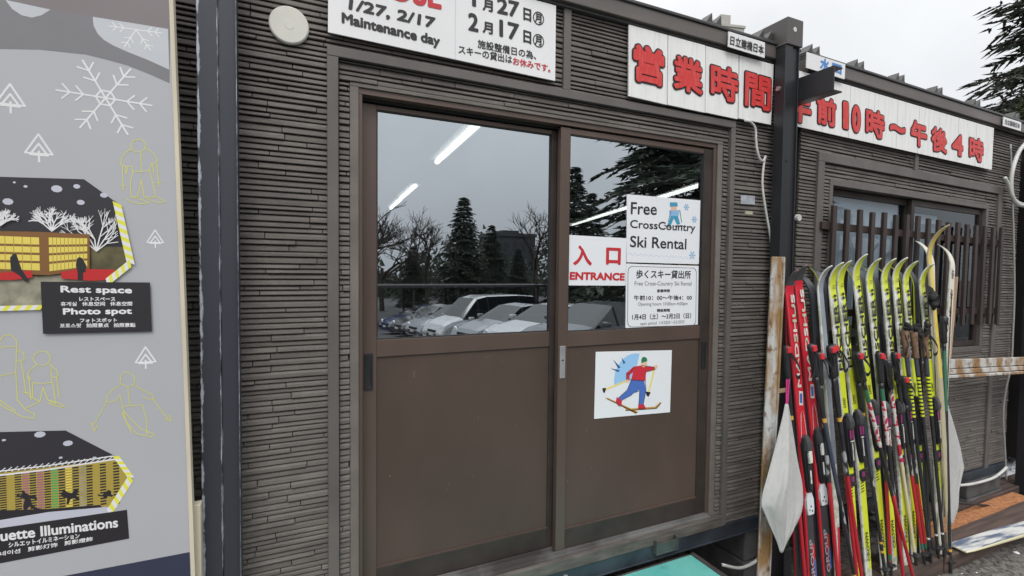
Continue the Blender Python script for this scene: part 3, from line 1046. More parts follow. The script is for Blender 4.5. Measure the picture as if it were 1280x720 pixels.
hrs = paper('white sheet of ski lending hours with a rounded black border, under the rental sheet', [(1.1218,1.3201),(1.5454,1.3159),(1.5497,1.0207),(1.125,1.0291)], YG)
mb = MB()
tq(mb, '歩くスキー貸出所', [(1.1758,1.2553),(1.4972,1.2542),(1.1771,1.2943)], YG - .0014, 0.0009)
tq(mb, '午前10：00～午後4：00', [(1.1671,1.1575),(1.5077,1.154),(1.1665,1.1807)], YG - .0014, 0.0006)
tq(mb, '営業時間', [(1.2973,1.1919),(1.3724,1.192),(1.2969,1.2065)], YG - .0014, 0.0005)
tq(mb, '開設期間', [(1.2997,1.1025),(1.375,1.1017),(1.2993,1.1171)], YG - .0014, 0.0005)
tq(mb, '1月4日（土）～3月2日（日）', [(1.1603,1.0705),(1.5054,1.0669),(1.1597,1.0972)], YG - .0014, 0.0007)
tq(mb, 'Free Cross-Country Ski Rental', [(1.1701,1.218),(1.5033,1.2165),(1.1695,1.2428)], YG - .0014, 0.0, 1)
tq(mb, 'Opening hours 10:00am-4:00pm', [(1.1899,1.1286),(1.4812,1.1262),(1.1895,1.1483)], YG - .0014, 0.0, 1)
tq(mb, 'open period  1/4/2025～3/2/2025', [(1.2055,1.042),(1.464,1.0418),(1.205,1.06)], YG - .0014, 0.0, 1)
mb.build('lettering', [M_ink, M_grey_ink], hrs, fixn=False)
mb = MB()
q = [(1.1307,1.3097),(1.5331,1.3055),(1.5367,1.0315),(1.1339,1.0394)]
def rrect(q, r, n=6):
    out = []
    for i in range(4):
        p0, p, p1 = Vector(q[i - 1]), Vector(q[i]), Vector(q[(i + 1) % 4])
        a, b = (p0 - p).normalized(), (p1 - p).normalized()
        for k in range(n + 1):
            t = k / n
            s, e = p + a * r, p + b * r
            out.append((s * (1 - t) ** 2 + p * 2 * t * (1 - t) + e * t ** 2))
    return out
rr = rrect(q, 0.028)
cc = sum((p for p in rr), Vector((0, 0))) / len(rr)
for a, b in zip(rr, rr[1:] + rr[:1]):
    ia, ib = cc + (a - cc) * 0.988, cc + (b - cc) * 0.988
    P2(mb, [a, b, ib, ia], YG - .0013, 0)
mb.build('border', M_ink, hrs, fixn=False)

YL = 0.0175
ski_p = paper('white sheet with a coloured drawing of a cross-country skier on the brown door panel', [(0.9678,0.9405),(1.3895,0.9233),(1.3867,0.6328),(0.9653,0.6508)], YL - .001)
mb = MB()
def PP(pts, k, mi): P2(mb, pts, YL - .0022 - .00012 * k, mi)
import_cols = [S(150, 195, 235), S(200, 45, 60), S(75, 110, 185), S(40, 120, 80), S(225, 190, 160), S(190, 140, 60), S(30, 30, 35), S(40, 90, 140), S(235, 215, 110)]
ms = [mat('print colour %s' % n, c, 0.5) for n, c in zip(('sky', 'red', 'jeans', 'green', 'skin', 'ski', 'line', 'ray', 'yellow'), import_cols)]
# sun disc behind
c0 = [(1.1753,0.8116)][0]
e0 = [(1.0664,0.8205)][0]
rad = (Vector(c0) - Vector(e0)).length
PP([c0] + [(c0[0] + rad * math.cos(t), c0[1] + rad * math.sin(t)) for t in [math.pi * (0.42 + 0.66 * k / 14) for k in range(15)]], 0, 0)
for q in ([(1.103,0.908),(1.1253,0.8834),(1.1146,0.8771)], [(1.0582,0.9021),(1.0997,0.8639),(1.0869,0.8596)], [(1.0442,0.8645),(1.0957,0.8518),(1.0872,0.8436)]):
    PP(q, 1, 7)
# skis
PP([(1.0195,0.7368),(1.0343,0.7353),(1.2014,0.6552),(1.1882,0.6476),(1.1746,0.6546)], 1, 5)
PP([(1.13,0.6764),(1.2972,0.6687),(1.3271,0.6878),(1.332,0.6817),(1.3044,0.6586),(1.1302,0.6674)], 2, 5)
PP([(1.0217,0.7345),(1.0344,0.7304),(1.1925,0.6537),(1.1881,0.6505)], 3, 6)
PP([(1.1301,0.6699),(1.302,0.6615),(1.3296,0.6831),(1.3325,0.6806),(1.3058,0.6581),(1.1302,0.6671)], 3, 6)
# poles
PP([(1.1401,0.8073),(1.1425,0.8),(1.0126,0.7672),(1.0104,0.7744)], 2, 8)
PP([(1.004,0.7803),(1.0249,0.7801),(1.017,0.7581),(1.0086,0.7624)], 3, 6)
PP([(1.2877,0.8539),(1.2961,0.8515),(1.2609,0.7313),(1.2516,0.734)], 2, 8)
PP([(1.24,0.7443),(1.2699,0.7378),(1.2589,0.7187),(1.2473,0.7235)], 3, 6)
# legs, boots
PP([(1.1599,0.8093),(1.225,0.7967),(1.2035,0.7549),(1.1638,0.737),(1.1073,0.7174),(1.0897,0.7299),(1.1368,0.7611)], 4, 2)
PP([(1.18,0.8004),(1.2296,0.7963),(1.2421,0.7514),(1.2278,0.6834),(1.2029,0.686),(1.2058,0.7511)], 5, 2)
PP([(1.0811,0.7343),(1.1095,0.7172),(1.1079,0.6924),(1.0905,0.696),(1.0771,0.7169)], 6, 1)
PP([(1.2006,0.6899),(1.2323,0.6866),(1.2418,0.6691),(1.2283,0.665),(1.1988,0.6719)], 6, 1)
# torso and arms
PP([(1.1697,0.8624),(1.2143,0.8647),(1.2419,0.8463),(1.2365,0.792),(1.1578,0.8041),(1.1659,0.834)], 7, 1)
PP([(1.1697,0.8624),(1.179,0.8438),(1.1484,0.8282),(1.1489,0.8066),(1.1314,0.8081),(1.1307,0.8367)], 8, 1)
PP([(1.228,0.8601),(1.2854,0.8523),(1.2927,0.8407),(1.2377,0.8339),(1.2193,0.8443)], 8, 1)
PP([(1.2852,0.8596),(1.3037,0.862),(1.3064,0.8471),(1.288,0.841)], 9, 4)
PP([(1.1291,0.81),(1.1467,0.8086),(1.1448,0.7944),(1.1307,0.7974)], 9, 4)
# head, hat
PP([(1.2137,0.8882),(1.241,0.8846),(1.246,0.8679),(1.2281,0.8546),(1.2121,0.863)], 9, 4)
PP([(1.2115,0.8866),(1.2157,0.899),(1.2269,0.9037),(1.243,0.8954),(1.2456,0.8817),(1.214,0.8755)], 10, 3)
# outlines
def outl(pts, w=.0021):
    for a, b in zip(pts, pts[1:]):
        a, b = Vector(a), Vector(b)
        d = (b - a).normalized()
        nn = Vector((-d.y, d.x)) * w / 2
        P2(mb, [a + nn, a - nn, b - nn, b + nn], YL - .0038, 6)
outl([(1.1697,0.8624),(1.1484,0.8282),(1.1307,0.8367),(1.1314,0.8081),(1.1578,0.8041),(1.1368,0.7611),(1.0897,0.7299)])
outl([(1.2143,0.8647),(1.2854,0.8523),(1.2927,0.8407),(1.2377,0.8339),(1.2365,0.792),(1.2421,0.7514),(1.2278,0.6834)])
outl([(1.1578,0.8041),(1.2296,0.7944)]); outl([(1.1813,0.7461),(1.2058,0.7511),(1.2029,0.686)]); outl([(1.1073,0.7174),(1.1638,0.737)])
outl([(1.0771,0.7169),(1.0905,0.696),(1.1079,0.6924)]); outl([(1.1988,0.6719),(1.2283,0.665),(1.2418,0.6691)])
mb.build('skier_picture', ms, ski_p, fixn=False)

# ------------------------------------------------------------------ grey poster board at the left
YB = -0.16
brd = thing('poster_board', 'tall grey event poster board with snowflakes and night pictures, leaning at the left edge', 'board', (-1.1, YB, -0.2))
BR = [(-0.5147,1.9866),(-0.4833,0.4978)]
def bx(z):
    (xa, za), (xb, zb) = BR
    return xa + (xb - xa) * (z - za) / (zb - za)
zt, zb_ = 2.25, -0.2
mb = MB()
mb.slab([(-1.75, zt), (bx(zt), zt), (bx(zb_), zb_), (-1.75, zb_)], YB, YB + 0.02)
M_bgrey = mat('poster light grey', (0.42, 0.43, 0.455), 0.42, var=0.015, scale=3)
mb.build('sheet', M_bgrey, brd)
mb = MB()
mb.slab([(bx(zt) + .0005, zt), (bx(zt) + .010, zt), (bx(zb_) + .010, zb_), (bx(zb_) + .0005, zb_)], YB - 0.002, YB + 0.03)
mb.build('edge_trim', M_pale_wood, brd)
cols = {'mid': S(121, 121, 124), 'mauve': S(124, 116, 118), 'night': S(48, 46, 52), 'navy': S(52, 56, 76), 'white': (0.75, 0.75, 0.76), 'line': S(205, 202, 120), 'amber': S(225, 205, 95),
        'brown': S(128, 88, 48), 'red': S(190, 40, 42), 'dim': S(94, 88, 60), 'black': S(40, 38, 42), 'light': S(188, 192, 197), 'yellow': S(225, 222, 80), 'snow': S(150, 146, 128), 'ice': S(190, 192, 205), 'green': S(70, 165, 95), 'magenta': S(160, 90, 130), 'olive': S(170, 150, 70)}
BK = list(cols)
BM = [mat('poster ' + k, v, 0.45, var=(0.3 if k in ('dim', 'snow') else 0.04), scale=(30 if k in ('dim', 'snow') else 5)) for k, v in cols.items()]
class Layer:
    def __init__(s, base=.0004): s.mb = MB(); s.k = 0; s.b = base
    def p(s, pts, col, z=None):
        s.k += 1
        y = YB - s.b - .000006 * s.k
        s.mb.poly([(a, y, b) for a, b in pts], BK.index(col))
    def line(s, pts, w, col):
        s.k += 1
        y = YB - s.b - .000006 * s.k
        for a, b in zip(pts, pts[1:]):
            a, b = Vector(a), Vector(b)
            d = b - a
            if d.length < 1e-6: continue
            d.normalize()
            nn = Vector((-d.y, d.x)) * w / 2
            a, b = a - d * w * .3, b + d * w * .3
            s.k += .2
            y = YB - s.b - .000006 * s.k
            s.mb.poly([(q.x, y, q.y) for q in (a + nn, a - nn, b - nn, b + nn)], BK.index(col))
    def text(s, t, q, bold=0.0, col='white'):
        s.k += 4
        letter(s.mb, t, q[0], q[1], q[2], YB - s.b - .000006 * s.k, bold, BK.index(col), 5)
        s.k += 4
    def done(s, name): return s.mb.build(name, BM, brd, fixn=False)
L = Layer(.0003)
# big dark hill shape of the design
ys_ = [(-1.0473,1.759),(-0.8498,1.7954),(-0.7773,1.8076),(-0.6901,1.8126),(-0.6454,1.8071),(-0.6044,1.8005),(-0.5537,1.7849),(-0.5155,1.7706)]
L.p([(-1.75, ys_[0][1])] + ys_ + [(bx(1.9), [(-0.5209,1.9109)][0][1])] + [(-0.7561,1.9074),(-0.8475,1.9145),(-0.9025,1.9179)] + [(-1.75, [(-0.9025,1.9179)][0][1])], 'mid')
L.p([(-0.6744,1.9082),(-0.6731,1.8868),(-0.6654,1.8687),(-0.6528,1.8554),(-0.6335,1.8453),(-0.6039,1.8349),(-0.5618,1.8225),(-0.5159,1.8059),(-0.5173,1.9116)], 'light')
L.p([(-1.75, zt), (bx(zt), zt), (bx(1.9), [(-0.5191,1.9112)][0][1])] + [(-0.7561,1.9074),(-0.8191,1.91),(-0.8377,1.9113)], 'mauve')
L.p([(-0.8377,1.9113),(-0.8266,1.8934),(-0.8096,1.8822),(-0.7907,1.8807),(-0.7728,1.8903),(-0.7561,1.9074)], 'light')
L.p([(-1.75, [(-0.932,0.503)][0][1])] + [(-0.4842,0.498)] + [(bx(zb_), zb_), (-1.75, zb_)], 'navy')
L.done('design_background')
L = Layer()
def bflake(u, r, half=False, rot=0.3):
    (cx, cz) = u
    L.k += 1
    y = YB - L.b - .000006 * L.k
    sub_ = MB()
    flake(sub_, cx, cz, r, y, r * .042, BK.index('white'), 6, rot)
    if half:
        lim = (lambda x: [(-0.6744,1.9082)][0][1] + (x - [(-0.6744,1.9082)][0][0]) * ([(-0.5191,1.9112)][0][1] - [(-0.6744,1.9082)][0][1]) / ([(-0.5191,1.9112)][0][0] - [(-0.6744,1.9082)][0][0]))
        keep = MB()
        for f in sub_.f:
            if all(sub_.v[i][2] < lim(sub_.v[i][0]) + .002 for i in f):
                keep.poly([sub_.v[i] for i in f], BK.index('white'))
        sub_ = keep
    L.mb.add(sub_.v, sub_.f, BK.index('white'))
bflake([(-0.6517,1.711)][0], 0.098, rot=1.0)
hexc = [(-0.6517,1.711)][0]
L.line([(hexc[0] + .02 * math.cos(1 + k * math.pi / 3), hexc[1] + .02 * math.sin(1 + k * math.pi / 3)) for k in range(7)], .004, 'white')
L.done('snowflake_motif')
L = Layer()
bflake([(-0.5863,1.8951)][0], 0.056, True, rot=0.05)
L.done('snowflake_motif')
L = Layer()
def tree_icon(c, s):
    x, z = c
    for dz, w in ((0.0, 1.0), (-0.35, 0.66)):
        L.line([(x - .5 * s * w, z - .42 * s + dz * .2 * s), (x, z + (.5 - (0.45 if w < 1 else 0)) * s), (x + .5 * s * w, z - .42 * s + dz * .2 * s), (x - .5 * s * w, z - .42 * s + dz * .2 * s)], s * .085, 'white')
    L.line([(x, z - .3 * s), (x, z - .8 * s)], s * .085, 'white')
for c, s in (([(-0.8334,1.6898)][0], .052), ([(-0.7836,1.5784)][0], .051), ([(-0.552,1.3639)][0], .036), ([(-0.5769,1.0507)][0], .044)):
    tree_icon(c, s)
    L.done('tree_motif')
    L = Layer()
# thin yellow line drawings of skiers
L = Layer()
def sk(*pls):
    global L
    L = Layer()
    for pl_ in pls:
        L.line(pl_, .0021, 'line')
    L.done('skier_outline')
sk([(-0.6004,1.5994),(-0.5969,1.61),(-0.5867,1.6154),(-0.5765,1.6145),(-0.5698,1.605),(-0.5717,1.5923),(-0.5803,1.5831),(-0.5922,1.5818),(-0.6006,1.5891),(-0.6004,1.5994)], [(-0.6006,1.5891),(-0.6108,1.5798),(-0.621,1.5624),(-0.6229,1.5459),(-0.613,1.5427),(-0.6116,1.5224),(-0.6079,1.5432)], [(-0.5717,1.5923),(-0.5597,1.5874),(-0.5477,1.5741),(-0.5443,1.5619),(-0.5549,1.5546),(-0.5534,1.5318)], [(-0.6079,1.5432),(-0.5995,1.544),(-0.598,1.5318),(-0.581,1.5313),(-0.562,1.5373),(-0.5566,1.5565)], [(-0.598,1.5318),(-0.6035,1.4984),(-0.6023,1.4655),(-0.5887,1.4665),(-0.5796,1.5108),(-0.575,1.4675),(-0.5612,1.4664),(-0.549,1.4693),(-0.562,1.5373)], [(-0.6125,1.4586),(-0.6008,1.4512),(-0.5821,1.4483),(-0.5649,1.4515),(-0.5785,1.4589),(-0.6023,1.4655)], [(-0.575,1.4675),(-0.5578,1.4582),(-0.5404,1.4531),(-0.528,1.4581),(-0.549,1.4693)], [(-0.6196,1.5462),(-0.6188,1.4808)], [(-0.5461,1.5576),(-0.5417,1.4951)], [(-0.6253,1.4925),(-0.612,1.4916)], [(-0.5485,1.505),(-0.5362,1.5081)], [(-0.5803,1.5831),(-0.5793,1.5315)])
sk([(-0.8635,1.0918),(-0.8633,1.1052),(-0.8544,1.1164),(-0.8429,1.1159),(-0.8329,1.1018),(-0.8332,1.0882),(-0.8636,1.0879)], [(-0.8332,1.0862),(-0.8359,1.0239),(-0.865,1.0184)], [(-0.8319,1.0783),(-0.8217,1.0719),(-0.819,1.0579),(-0.8251,1.0505),(-0.8323,1.0549)], [(-0.8359,1.0239),(-0.8342,0.957),(-0.8199,0.9319),(-0.8022,0.918),(-0.8054,0.9084),(-0.8261,0.9148),(-0.8606,0.9441),(-0.8663,0.9506)], [(-0.8661,0.9603),(-0.8548,0.9474),(-0.8376,0.9299)], [(-0.8251,1.0505),(-0.8177,0.9712)], [(-0.825,0.9758),(-0.8102,0.9705)])
sk([(-0.8027,1.0549),(-0.7995,1.0685),(-0.7888,1.0738),(-0.7768,1.0711),(-0.7708,1.0608),(-0.7726,1.0449),(-0.7834,1.0377),(-0.797,1.0407),(-0.8027,1.0549)], [(-0.797,1.0407),(-0.8046,1.0333),(-0.8122,1.024),(-0.814,1.0103),(-0.8081,1.0039)], [(-0.7727,1.041),(-0.7667,1.0325),(-0.7592,1.0239),(-0.7563,1.0117),(-0.7626,1.0061),(-0.7671,1.0105)], [(-0.8052,0.9977),(-0.7888,0.9924),(-0.7689,0.9946),(-0.7698,1.0308)], [(-0.8052,0.9977),(-0.8059,0.9602),(-0.7926,0.9489),(-0.7859,0.9841),(-0.7773,0.9513),(-0.7622,0.9397),(-0.7674,0.9945)], [(-0.8213,0.934),(-0.8048,0.9422),(-0.7926,0.9489)], [(-0.7773,0.9513),(-0.759,0.9434),(-0.7452,0.9319),(-0.753,0.9307),(-0.7775,0.9433)], [(-0.8124,1.0142),(-0.809,0.9545)], [(-0.7594,1.0099),(-0.7557,0.9552)], [(-0.8163,0.9671),(-0.803,0.9579)])
sk([(-0.6326,0.9808),(-0.6306,0.9996),(-0.6204,1.0093),(-0.6069,1.004),(-0.6002,0.9887),(-0.6021,0.974),(-0.6159,0.9688),(-0.6326,0.9808)], [(-0.6327,0.9746),(-0.6479,0.9655),(-0.6597,0.9499),(-0.6616,0.9376),(-0.6517,0.9324),(-0.6399,0.9375),(-0.633,0.9494)], [(-0.6022,0.9719),(-0.5816,0.9572),(-0.5626,0.9426),(-0.561,0.9317),(-0.5715,0.9327),(-0.5853,0.9405)], [(-0.633,0.9494),(-0.6284,0.9194),(-0.608,0.9194),(-0.5856,0.9192),(-0.5774,0.8797),(-0.5762,0.8387)], [(-0.6284,0.9194),(-0.6205,0.8763),(-0.609,0.8472)], [(-0.6287,0.9005),(-0.6172,0.8716),(-0.597,0.8414),(-0.5657,0.8308),(-0.5604,0.8366),(-0.5899,0.8555),(-0.6119,0.8859),(-0.6252,0.9064),(-0.6287,0.9005)], [(-0.6599,0.9353),(-0.6887,0.8782)], [(-0.6934,0.885),(-0.6873,0.8615),(-0.6806,0.8752)], [(-0.5627,0.9318),(-0.5296,0.8741)], [(-0.5385,0.8773),(-0.5224,0.8667),(-0.5258,0.8867)], [(-0.6159,0.9688),(-0.6131,0.922)])
# first picture: rest space at night
L = Layer()
L.p([(-0.9384,1.4912),(-0.8557,1.4948),(-0.6981,1.5026),(-0.631,1.4471),(-0.6029,1.2955),(-0.657,1.2434),(-0.7824,1.1804),(-0.8618,1.1803),(-0.9451,1.1784)], 'night')
L.p([(-0.9415,1.3492),(-0.8586,1.3448),(-0.7705,1.34),(-0.6897,1.3345),(-0.6125,1.3348),(-0.6029,1.2955),(-0.657,1.2434),(-0.7824,1.1824),(-0.8618,1.1822),(-0.9451,1.1784)], 'dim')
L.p([(-0.9434,1.2584),(-0.8602,1.2627),(-0.7871,1.2572),(-0.6939,1.2698),(-0.657,1.2454),(-0.7824,1.1824),(-0.8618,1.1822),(-0.9451,1.1784)], 'snow')
for u, r in (([(-0.7515,1.4745)][0], .011), ([(-0.7126,1.4835)][0], .007), ([(-0.8425,1.437)][0], .010), ([(-0.7054,1.4442)][0], .008), ([(-0.6586,1.4656)][0], .008), ([(-0.8098,1.4757)][0], .004), ([(-0.8301,1.4837)][0], .003)):
    L.k += 1
    L.p([(u[0] + r * math.cos(k * .7), u[1] + .8 * r * math.sin(k * .7)) for k in range(9)], 'ice')
EDGE = [(-0.6304,1.3733)][0][0]
for base, top in (([(-0.7624,1.3698)][0], [(-0.763,1.4227)][0]), ([(-0.6754,1.3228)][0], [(-0.6723,1.4161)][0]), ([(-0.8551,1.3792)][0], [(-0.8544,1.4134)][0])):
    tr = random.Random(int(base[0] * 1000))
    h = top[1] - base[1]
    def br(p, a, l, n):
        q = (p[0] + l * math.sin(a), p[1] + l * math.cos(a))
        if q[0] > EDGE: return
        L.line([p, q], .0010 + .0006 * n, 'white')
        if n:
            for _ in range(3): br(q, a + tr.uniform(-.7, .7), l * tr.uniform(.6, .9), n - 1)
    for a0 in (-.75, -.4, -.1, .2, .5, .8):
        br(base, a0, h * tr.uniform(.30, .40), 3)
L.p([(-0.9411,1.3677),(-0.8582,1.3657),(-0.7806,1.367),(-0.6876,1.3649),(-0.6889,1.2779),(-0.7689,1.2612),(-0.9432,1.2677)], 'brown')
for q in ([(-0.9414,1.3529),(-0.8584,1.3543),(-0.7854,1.3532),(-0.7853,1.2729),(-0.8599,1.276),(-0.943,1.277)], [(-0.7673,1.3539),(-0.6925,1.3546),(-0.6936,1.2839),(-0.7672,1.2711)]):
    L.p(q, 'amber')
    L.k += 1
    for row in range(1, 4):
        t = row / 4
        a = Vector(q[0]).lerp(Vector(q[-1]), t)
        n_ = 2 if len(q) == 6 else 1
        b = Vector(q[n_]).lerp(Vector(q[n_ + 1]), t)
        L.line([a, b], .0055, 'brown')
    for cix in range(1, 10):
        a = Vector(q[0]).lerp(Vector(q[2 if len(q) == 6 else 1]), cix / 10)
        b = Vector(q[-1]).lerp(Vector(q[3 if len(q) == 6 else 2]), cix / 10)
        L.line([a, b], .0014, 'olive')
L.p([(-0.9433,1.2622),(-0.8601,1.2665),(-0.8003,1.2728),(-0.7991,1.2552),(-0.836,1.2493),(-0.8605,1.2493),(-0.9437,1.2454)], 'red')
L.p([(-0.7457,1.2693),(-0.7097,1.2777),(-0.6367,1.2764),(-0.6569,1.2496),(-0.6862,1.2475),(-0.7445,1.2534)], 'red')
for q in ([(-0.8393,1.3032),(-0.8333,1.3129),(-0.8275,1.3112),(-0.8248,1.2996),(-0.8194,1.2765),(-0.8109,1.2591),(-0.8052,1.2454),(-0.8126,1.2454),(-0.8241,1.2609),(-0.8384,1.2724)], [(-0.714,1.3017),(-0.7092,1.3078),(-0.7029,1.304),(-0.6952,1.2859),(-0.6971,1.2697),(-0.7019,1.2677),(-0.7022,1.2495),(-0.7133,1.2495),(-0.7129,1.2696),(-0.7158,1.2856)]):
    L.p(q, 'black')
def hatched(a, b, w, n, c1='yellow', c2='white'):
    a, b = Vector(a), Vector(b)
    d = (b - a).normalized()
    nn = Vector((-d.y, d.x)) * w / 2
    L.k += 1
    for k in range(n):
        p, q = a.lerp(b, k / n), a.lerp(b, (k + 1) / n)
        s = d * w * .35
        L.p([p + nn + s, p - nn - s, q - nn - s, q + nn + s], c1 if k % 2 == 0 else c2)
        L.k -= 1
    L.k += 1
hatched(*[(-0.631,1.4471),(-0.6046,1.2934)], .016, 14)
hatched(*[(-0.6046,1.2934),(-0.6554,1.2434)], .016, 8)
hatched(*[(-0.7824,1.1824),(-0.9451,1.1803)], .012, 16)
L.p([(-0.7843,1.2454),(-0.564,1.2433),(-0.5613,1.1138),(-0.782,1.1171)], 'black')
L.text('Rest space', [(-0.7467,1.2136),(-0.6024,1.2099),(-0.7471,1.2355)], .0010)
L.text('レストスペース', [(-0.7109,1.197),(-0.6379,1.1958),(-0.7108,1.2071)], .0004)
L.text('휴게실   休息空间   休息空間', [(-0.7472,1.1846),(-0.6027,1.1827),(-0.747,1.1956)], .0003)
L.text('Photo spot', [(-0.743,1.1585),(-0.6031,1.1565),(-0.7434,1.1795)], .0010)
L.text('フォトスポット', [(-0.7102,1.1423),(-0.6353,1.1408),(-0.7101,1.1535)], .0004)
L.text('포토스팟   拍照景点   拍照景點', [(-0.7496,1.1307),(-0.5966,1.1268),(-0.7494,1.1417)], .0003)
L.done('rest_space_picture')
# second picture: silhouettes in front of light strings
L = Layer()
L.p([(-0.9512,0.8933),(-0.8676,0.8826),(-0.7447,0.8708),(-0.6421,0.7882),(-0.6089,0.7275),(-0.6642,0.6439),(-0.8723,0.6438),(-0.9566,0.6426)], 'night')
L.p([(-0.9533,0.7987),(-0.8696,0.7831),(-0.7803,0.7826),(-0.6422,0.7818),(-0.6224,0.7447),(-0.6193,0.7229),(-0.6641,0.6545),(-0.7195,0.6653),(-0.8717,0.6753),(-0.9558,0.6808)], 'olive')
sc_ = ['magenta', 'olive', 'green', 'olive', 'amber', 'magenta', 'snow']
for i in range(19):
    u0 = -20 + i * 9.4
    w = 7.2
    top = lambda u: 596 - (u * .125 if u > 0 else 0) - 2
    bot = lambda u: 640 - u * .02
    (pa, pb, pc, pd) = [(-0.8476,1.909),(-0.8462,1.9093),(-0.8476,1.9071),(-0.8462,1.9075)]
    def PX(u, v):
        return (pa[0] + (pb[0] - pa[0]) * u + (BR[1][0] - BR[0][0]) * v / 690 * 0, 0)
    xa = [(-0.8984,0.7703)][0][0] + ([(-0.6362,0.7257)][0][0] - [(-0.8984,0.7703)][0][0]) * (i / 19)
    xb = xa + .0125
    za = [(-0.8697,0.7752)][0][1] + ([(-0.6355,0.7745)][0][1] - [(-0.8697,0.7752)][0][1]) * max(0, (i - 2) / 17)
    zb2 = [(-0.8714,0.687)][0][1] + ([(-0.664,0.6587)][0][1] - [(-0.8714,0.687)][0][1]) * max(0, (i - 2) / 17)
    n_ = 15
    for k in range(n_):
        z1, z2 = za + (zb2 - za) * k / n_, za + (zb2 - za) * (k + .55) / n_
        L.k -= 1
        L.p([(xa, z1), (xb, z1), (xb, z2), (xa, z2)], sc_[i % 7] if i % 2 else 'black')
    L.k += 1
L.k += 3
L.line([(-0.9536,0.7835),(-0.8697,0.7772),(-0.7804,0.7766),(-0.6472,0.7826)], .004, 'white')
L.line([(-0.9533,0.7949),(-0.8695,0.787),(-0.7802,0.7866),(-0.6504,0.7915)], .003, 'white')
for i in range(26):
    a = Vector([(-0.9535,0.7892)][0]).lerp(Vector([(-0.6488,0.7871)][0]), i / 26)
    b = Vector([(-0.9535,0.7892)][0]).lerp(Vector([(-0.6488,0.7871)][0]), (i + 1) / 26)
    L.line([(a.x, a.y - .005), (b.x, b.y + .005)], .0018, 'white')
    L.k -= 1
L.k += 2
L.p([(-0.9553,0.7036),(-0.8713,0.691),(-0.7821,0.6775),(-0.6788,0.6679),(-0.6642,0.6439),(-0.8723,0.6438),(-0.9566,0.6426)], 'black')
L.p([(-0.9561,0.6655),(-0.8718,0.6674),(-0.7823,0.6694),(-0.6372,0.6578),(-0.6642,0.6439),(-0.8723,0.6438),(-0.9566,0.6426)], 'ice')
# running figure, dog like shapes in silhouette
L.p([(-0.831,0.7329),(-0.8265,0.7322),(-0.8237,0.7256),(-0.8148,0.718),(-0.8044,0.7141),(-0.8015,0.7035),(-0.806,0.7063),(-0.815,0.71),(-0.8122,0.6954),(-0.8034,0.6837),(-0.7943,0.6799),(-0.7929,0.6735),(-0.805,0.6779),(-0.8168,0.6903),(-0.8214,0.6852),(-0.8202,0.6709),(-0.8307,0.669),(-0.8321,0.6753),(-0.8261,0.6761),(-0.8288,0.6926),(-0.8255,0.71),(-0.8328,0.7153),(-0.8401,0.7187),(-0.84,0.7246),(-0.8327,0.7213),(-0.8297,0.7247)], 'black')
L.p([(-0.7567,0.7115),(-0.7503,0.7206),(-0.7441,0.7133),(-0.7347,0.7095),(-0.7282,0.7187),(-0.7219,0.7155),(-0.7236,0.7055),(-0.7269,0.7019),(-0.7191,0.6901),(-0.7239,0.6889),(-0.7318,0.6966),(-0.7381,0.6937),(-0.7415,0.6819),(-0.7462,0.6828),(-0.7444,0.6969),(-0.7537,0.7027)], 'black')
L.p([(-0.6833,0.6981),(-0.6751,0.6924),(-0.6684,0.6975),(-0.66,0.7045),(-0.6551,0.6993),(-0.6552,0.6909),(-0.6502,0.6879),(-0.6536,0.6843),(-0.6619,0.6879),(-0.6653,0.6822),(-0.6703,0.6831),(-0.6719,0.6897),(-0.6817,0.6915)], 'black')
for u, r in (([(-0.794,0.8671)][0], .011), ([(-0.7405,0.8377)][0], .010), ([(-0.7552,0.8031)][0], .004), ([(-0.6884,0.793)][0], .004), ([(-0.8608,0.8621)][0], .004)):
    L.k += 1
    L.p([(u[0] + r * math.cos(k * .7), u[1] + .7 * r * math.sin(k * .7)) for k in range(9)], 'ice')
hatched(*[(-0.6437,0.7905),(-0.6123,0.7281)], .012, 8)
hatched(*[(-0.6123,0.7281),(-0.6609,0.6433)], .016, 10)
L.p([(-0.9969,0.6439),(-0.8722,0.6477),(-0.6226,0.6442),(-0.6188,0.5661),(-0.8739,0.561),(-0.9988,0.559)], 'black')
L.text('Silhouette Illuminations', [(-0.9323,0.6179),(-0.6414,0.601),(-0.9332,0.6452)], .0010)
L.text('シルエットイルミネーション', [(-0.8572,0.5958),(-0.7207,0.5896),(-0.8577,0.6089)], .0004)
L.text('실루엣 일루미네이션   剪影灯饰   剪影燈飾', [(-0.958,0.5795),(-0.695,0.5766),(-0.9577,0.591)], .0003)
L.done('silhouette_picture')
o = MB()
zz = [(-0.4821,0.6168)][0][1]
o.box(-0.489, -0.460, -0.139, -0.105, -0.33, zz)
tag(o.build('wooden_batten', M_pale_wood, loc=(-0.475, -0.12, -0.33), bevel=0.002), 'pale timber batten standing behind the grey board edge', 'batten')

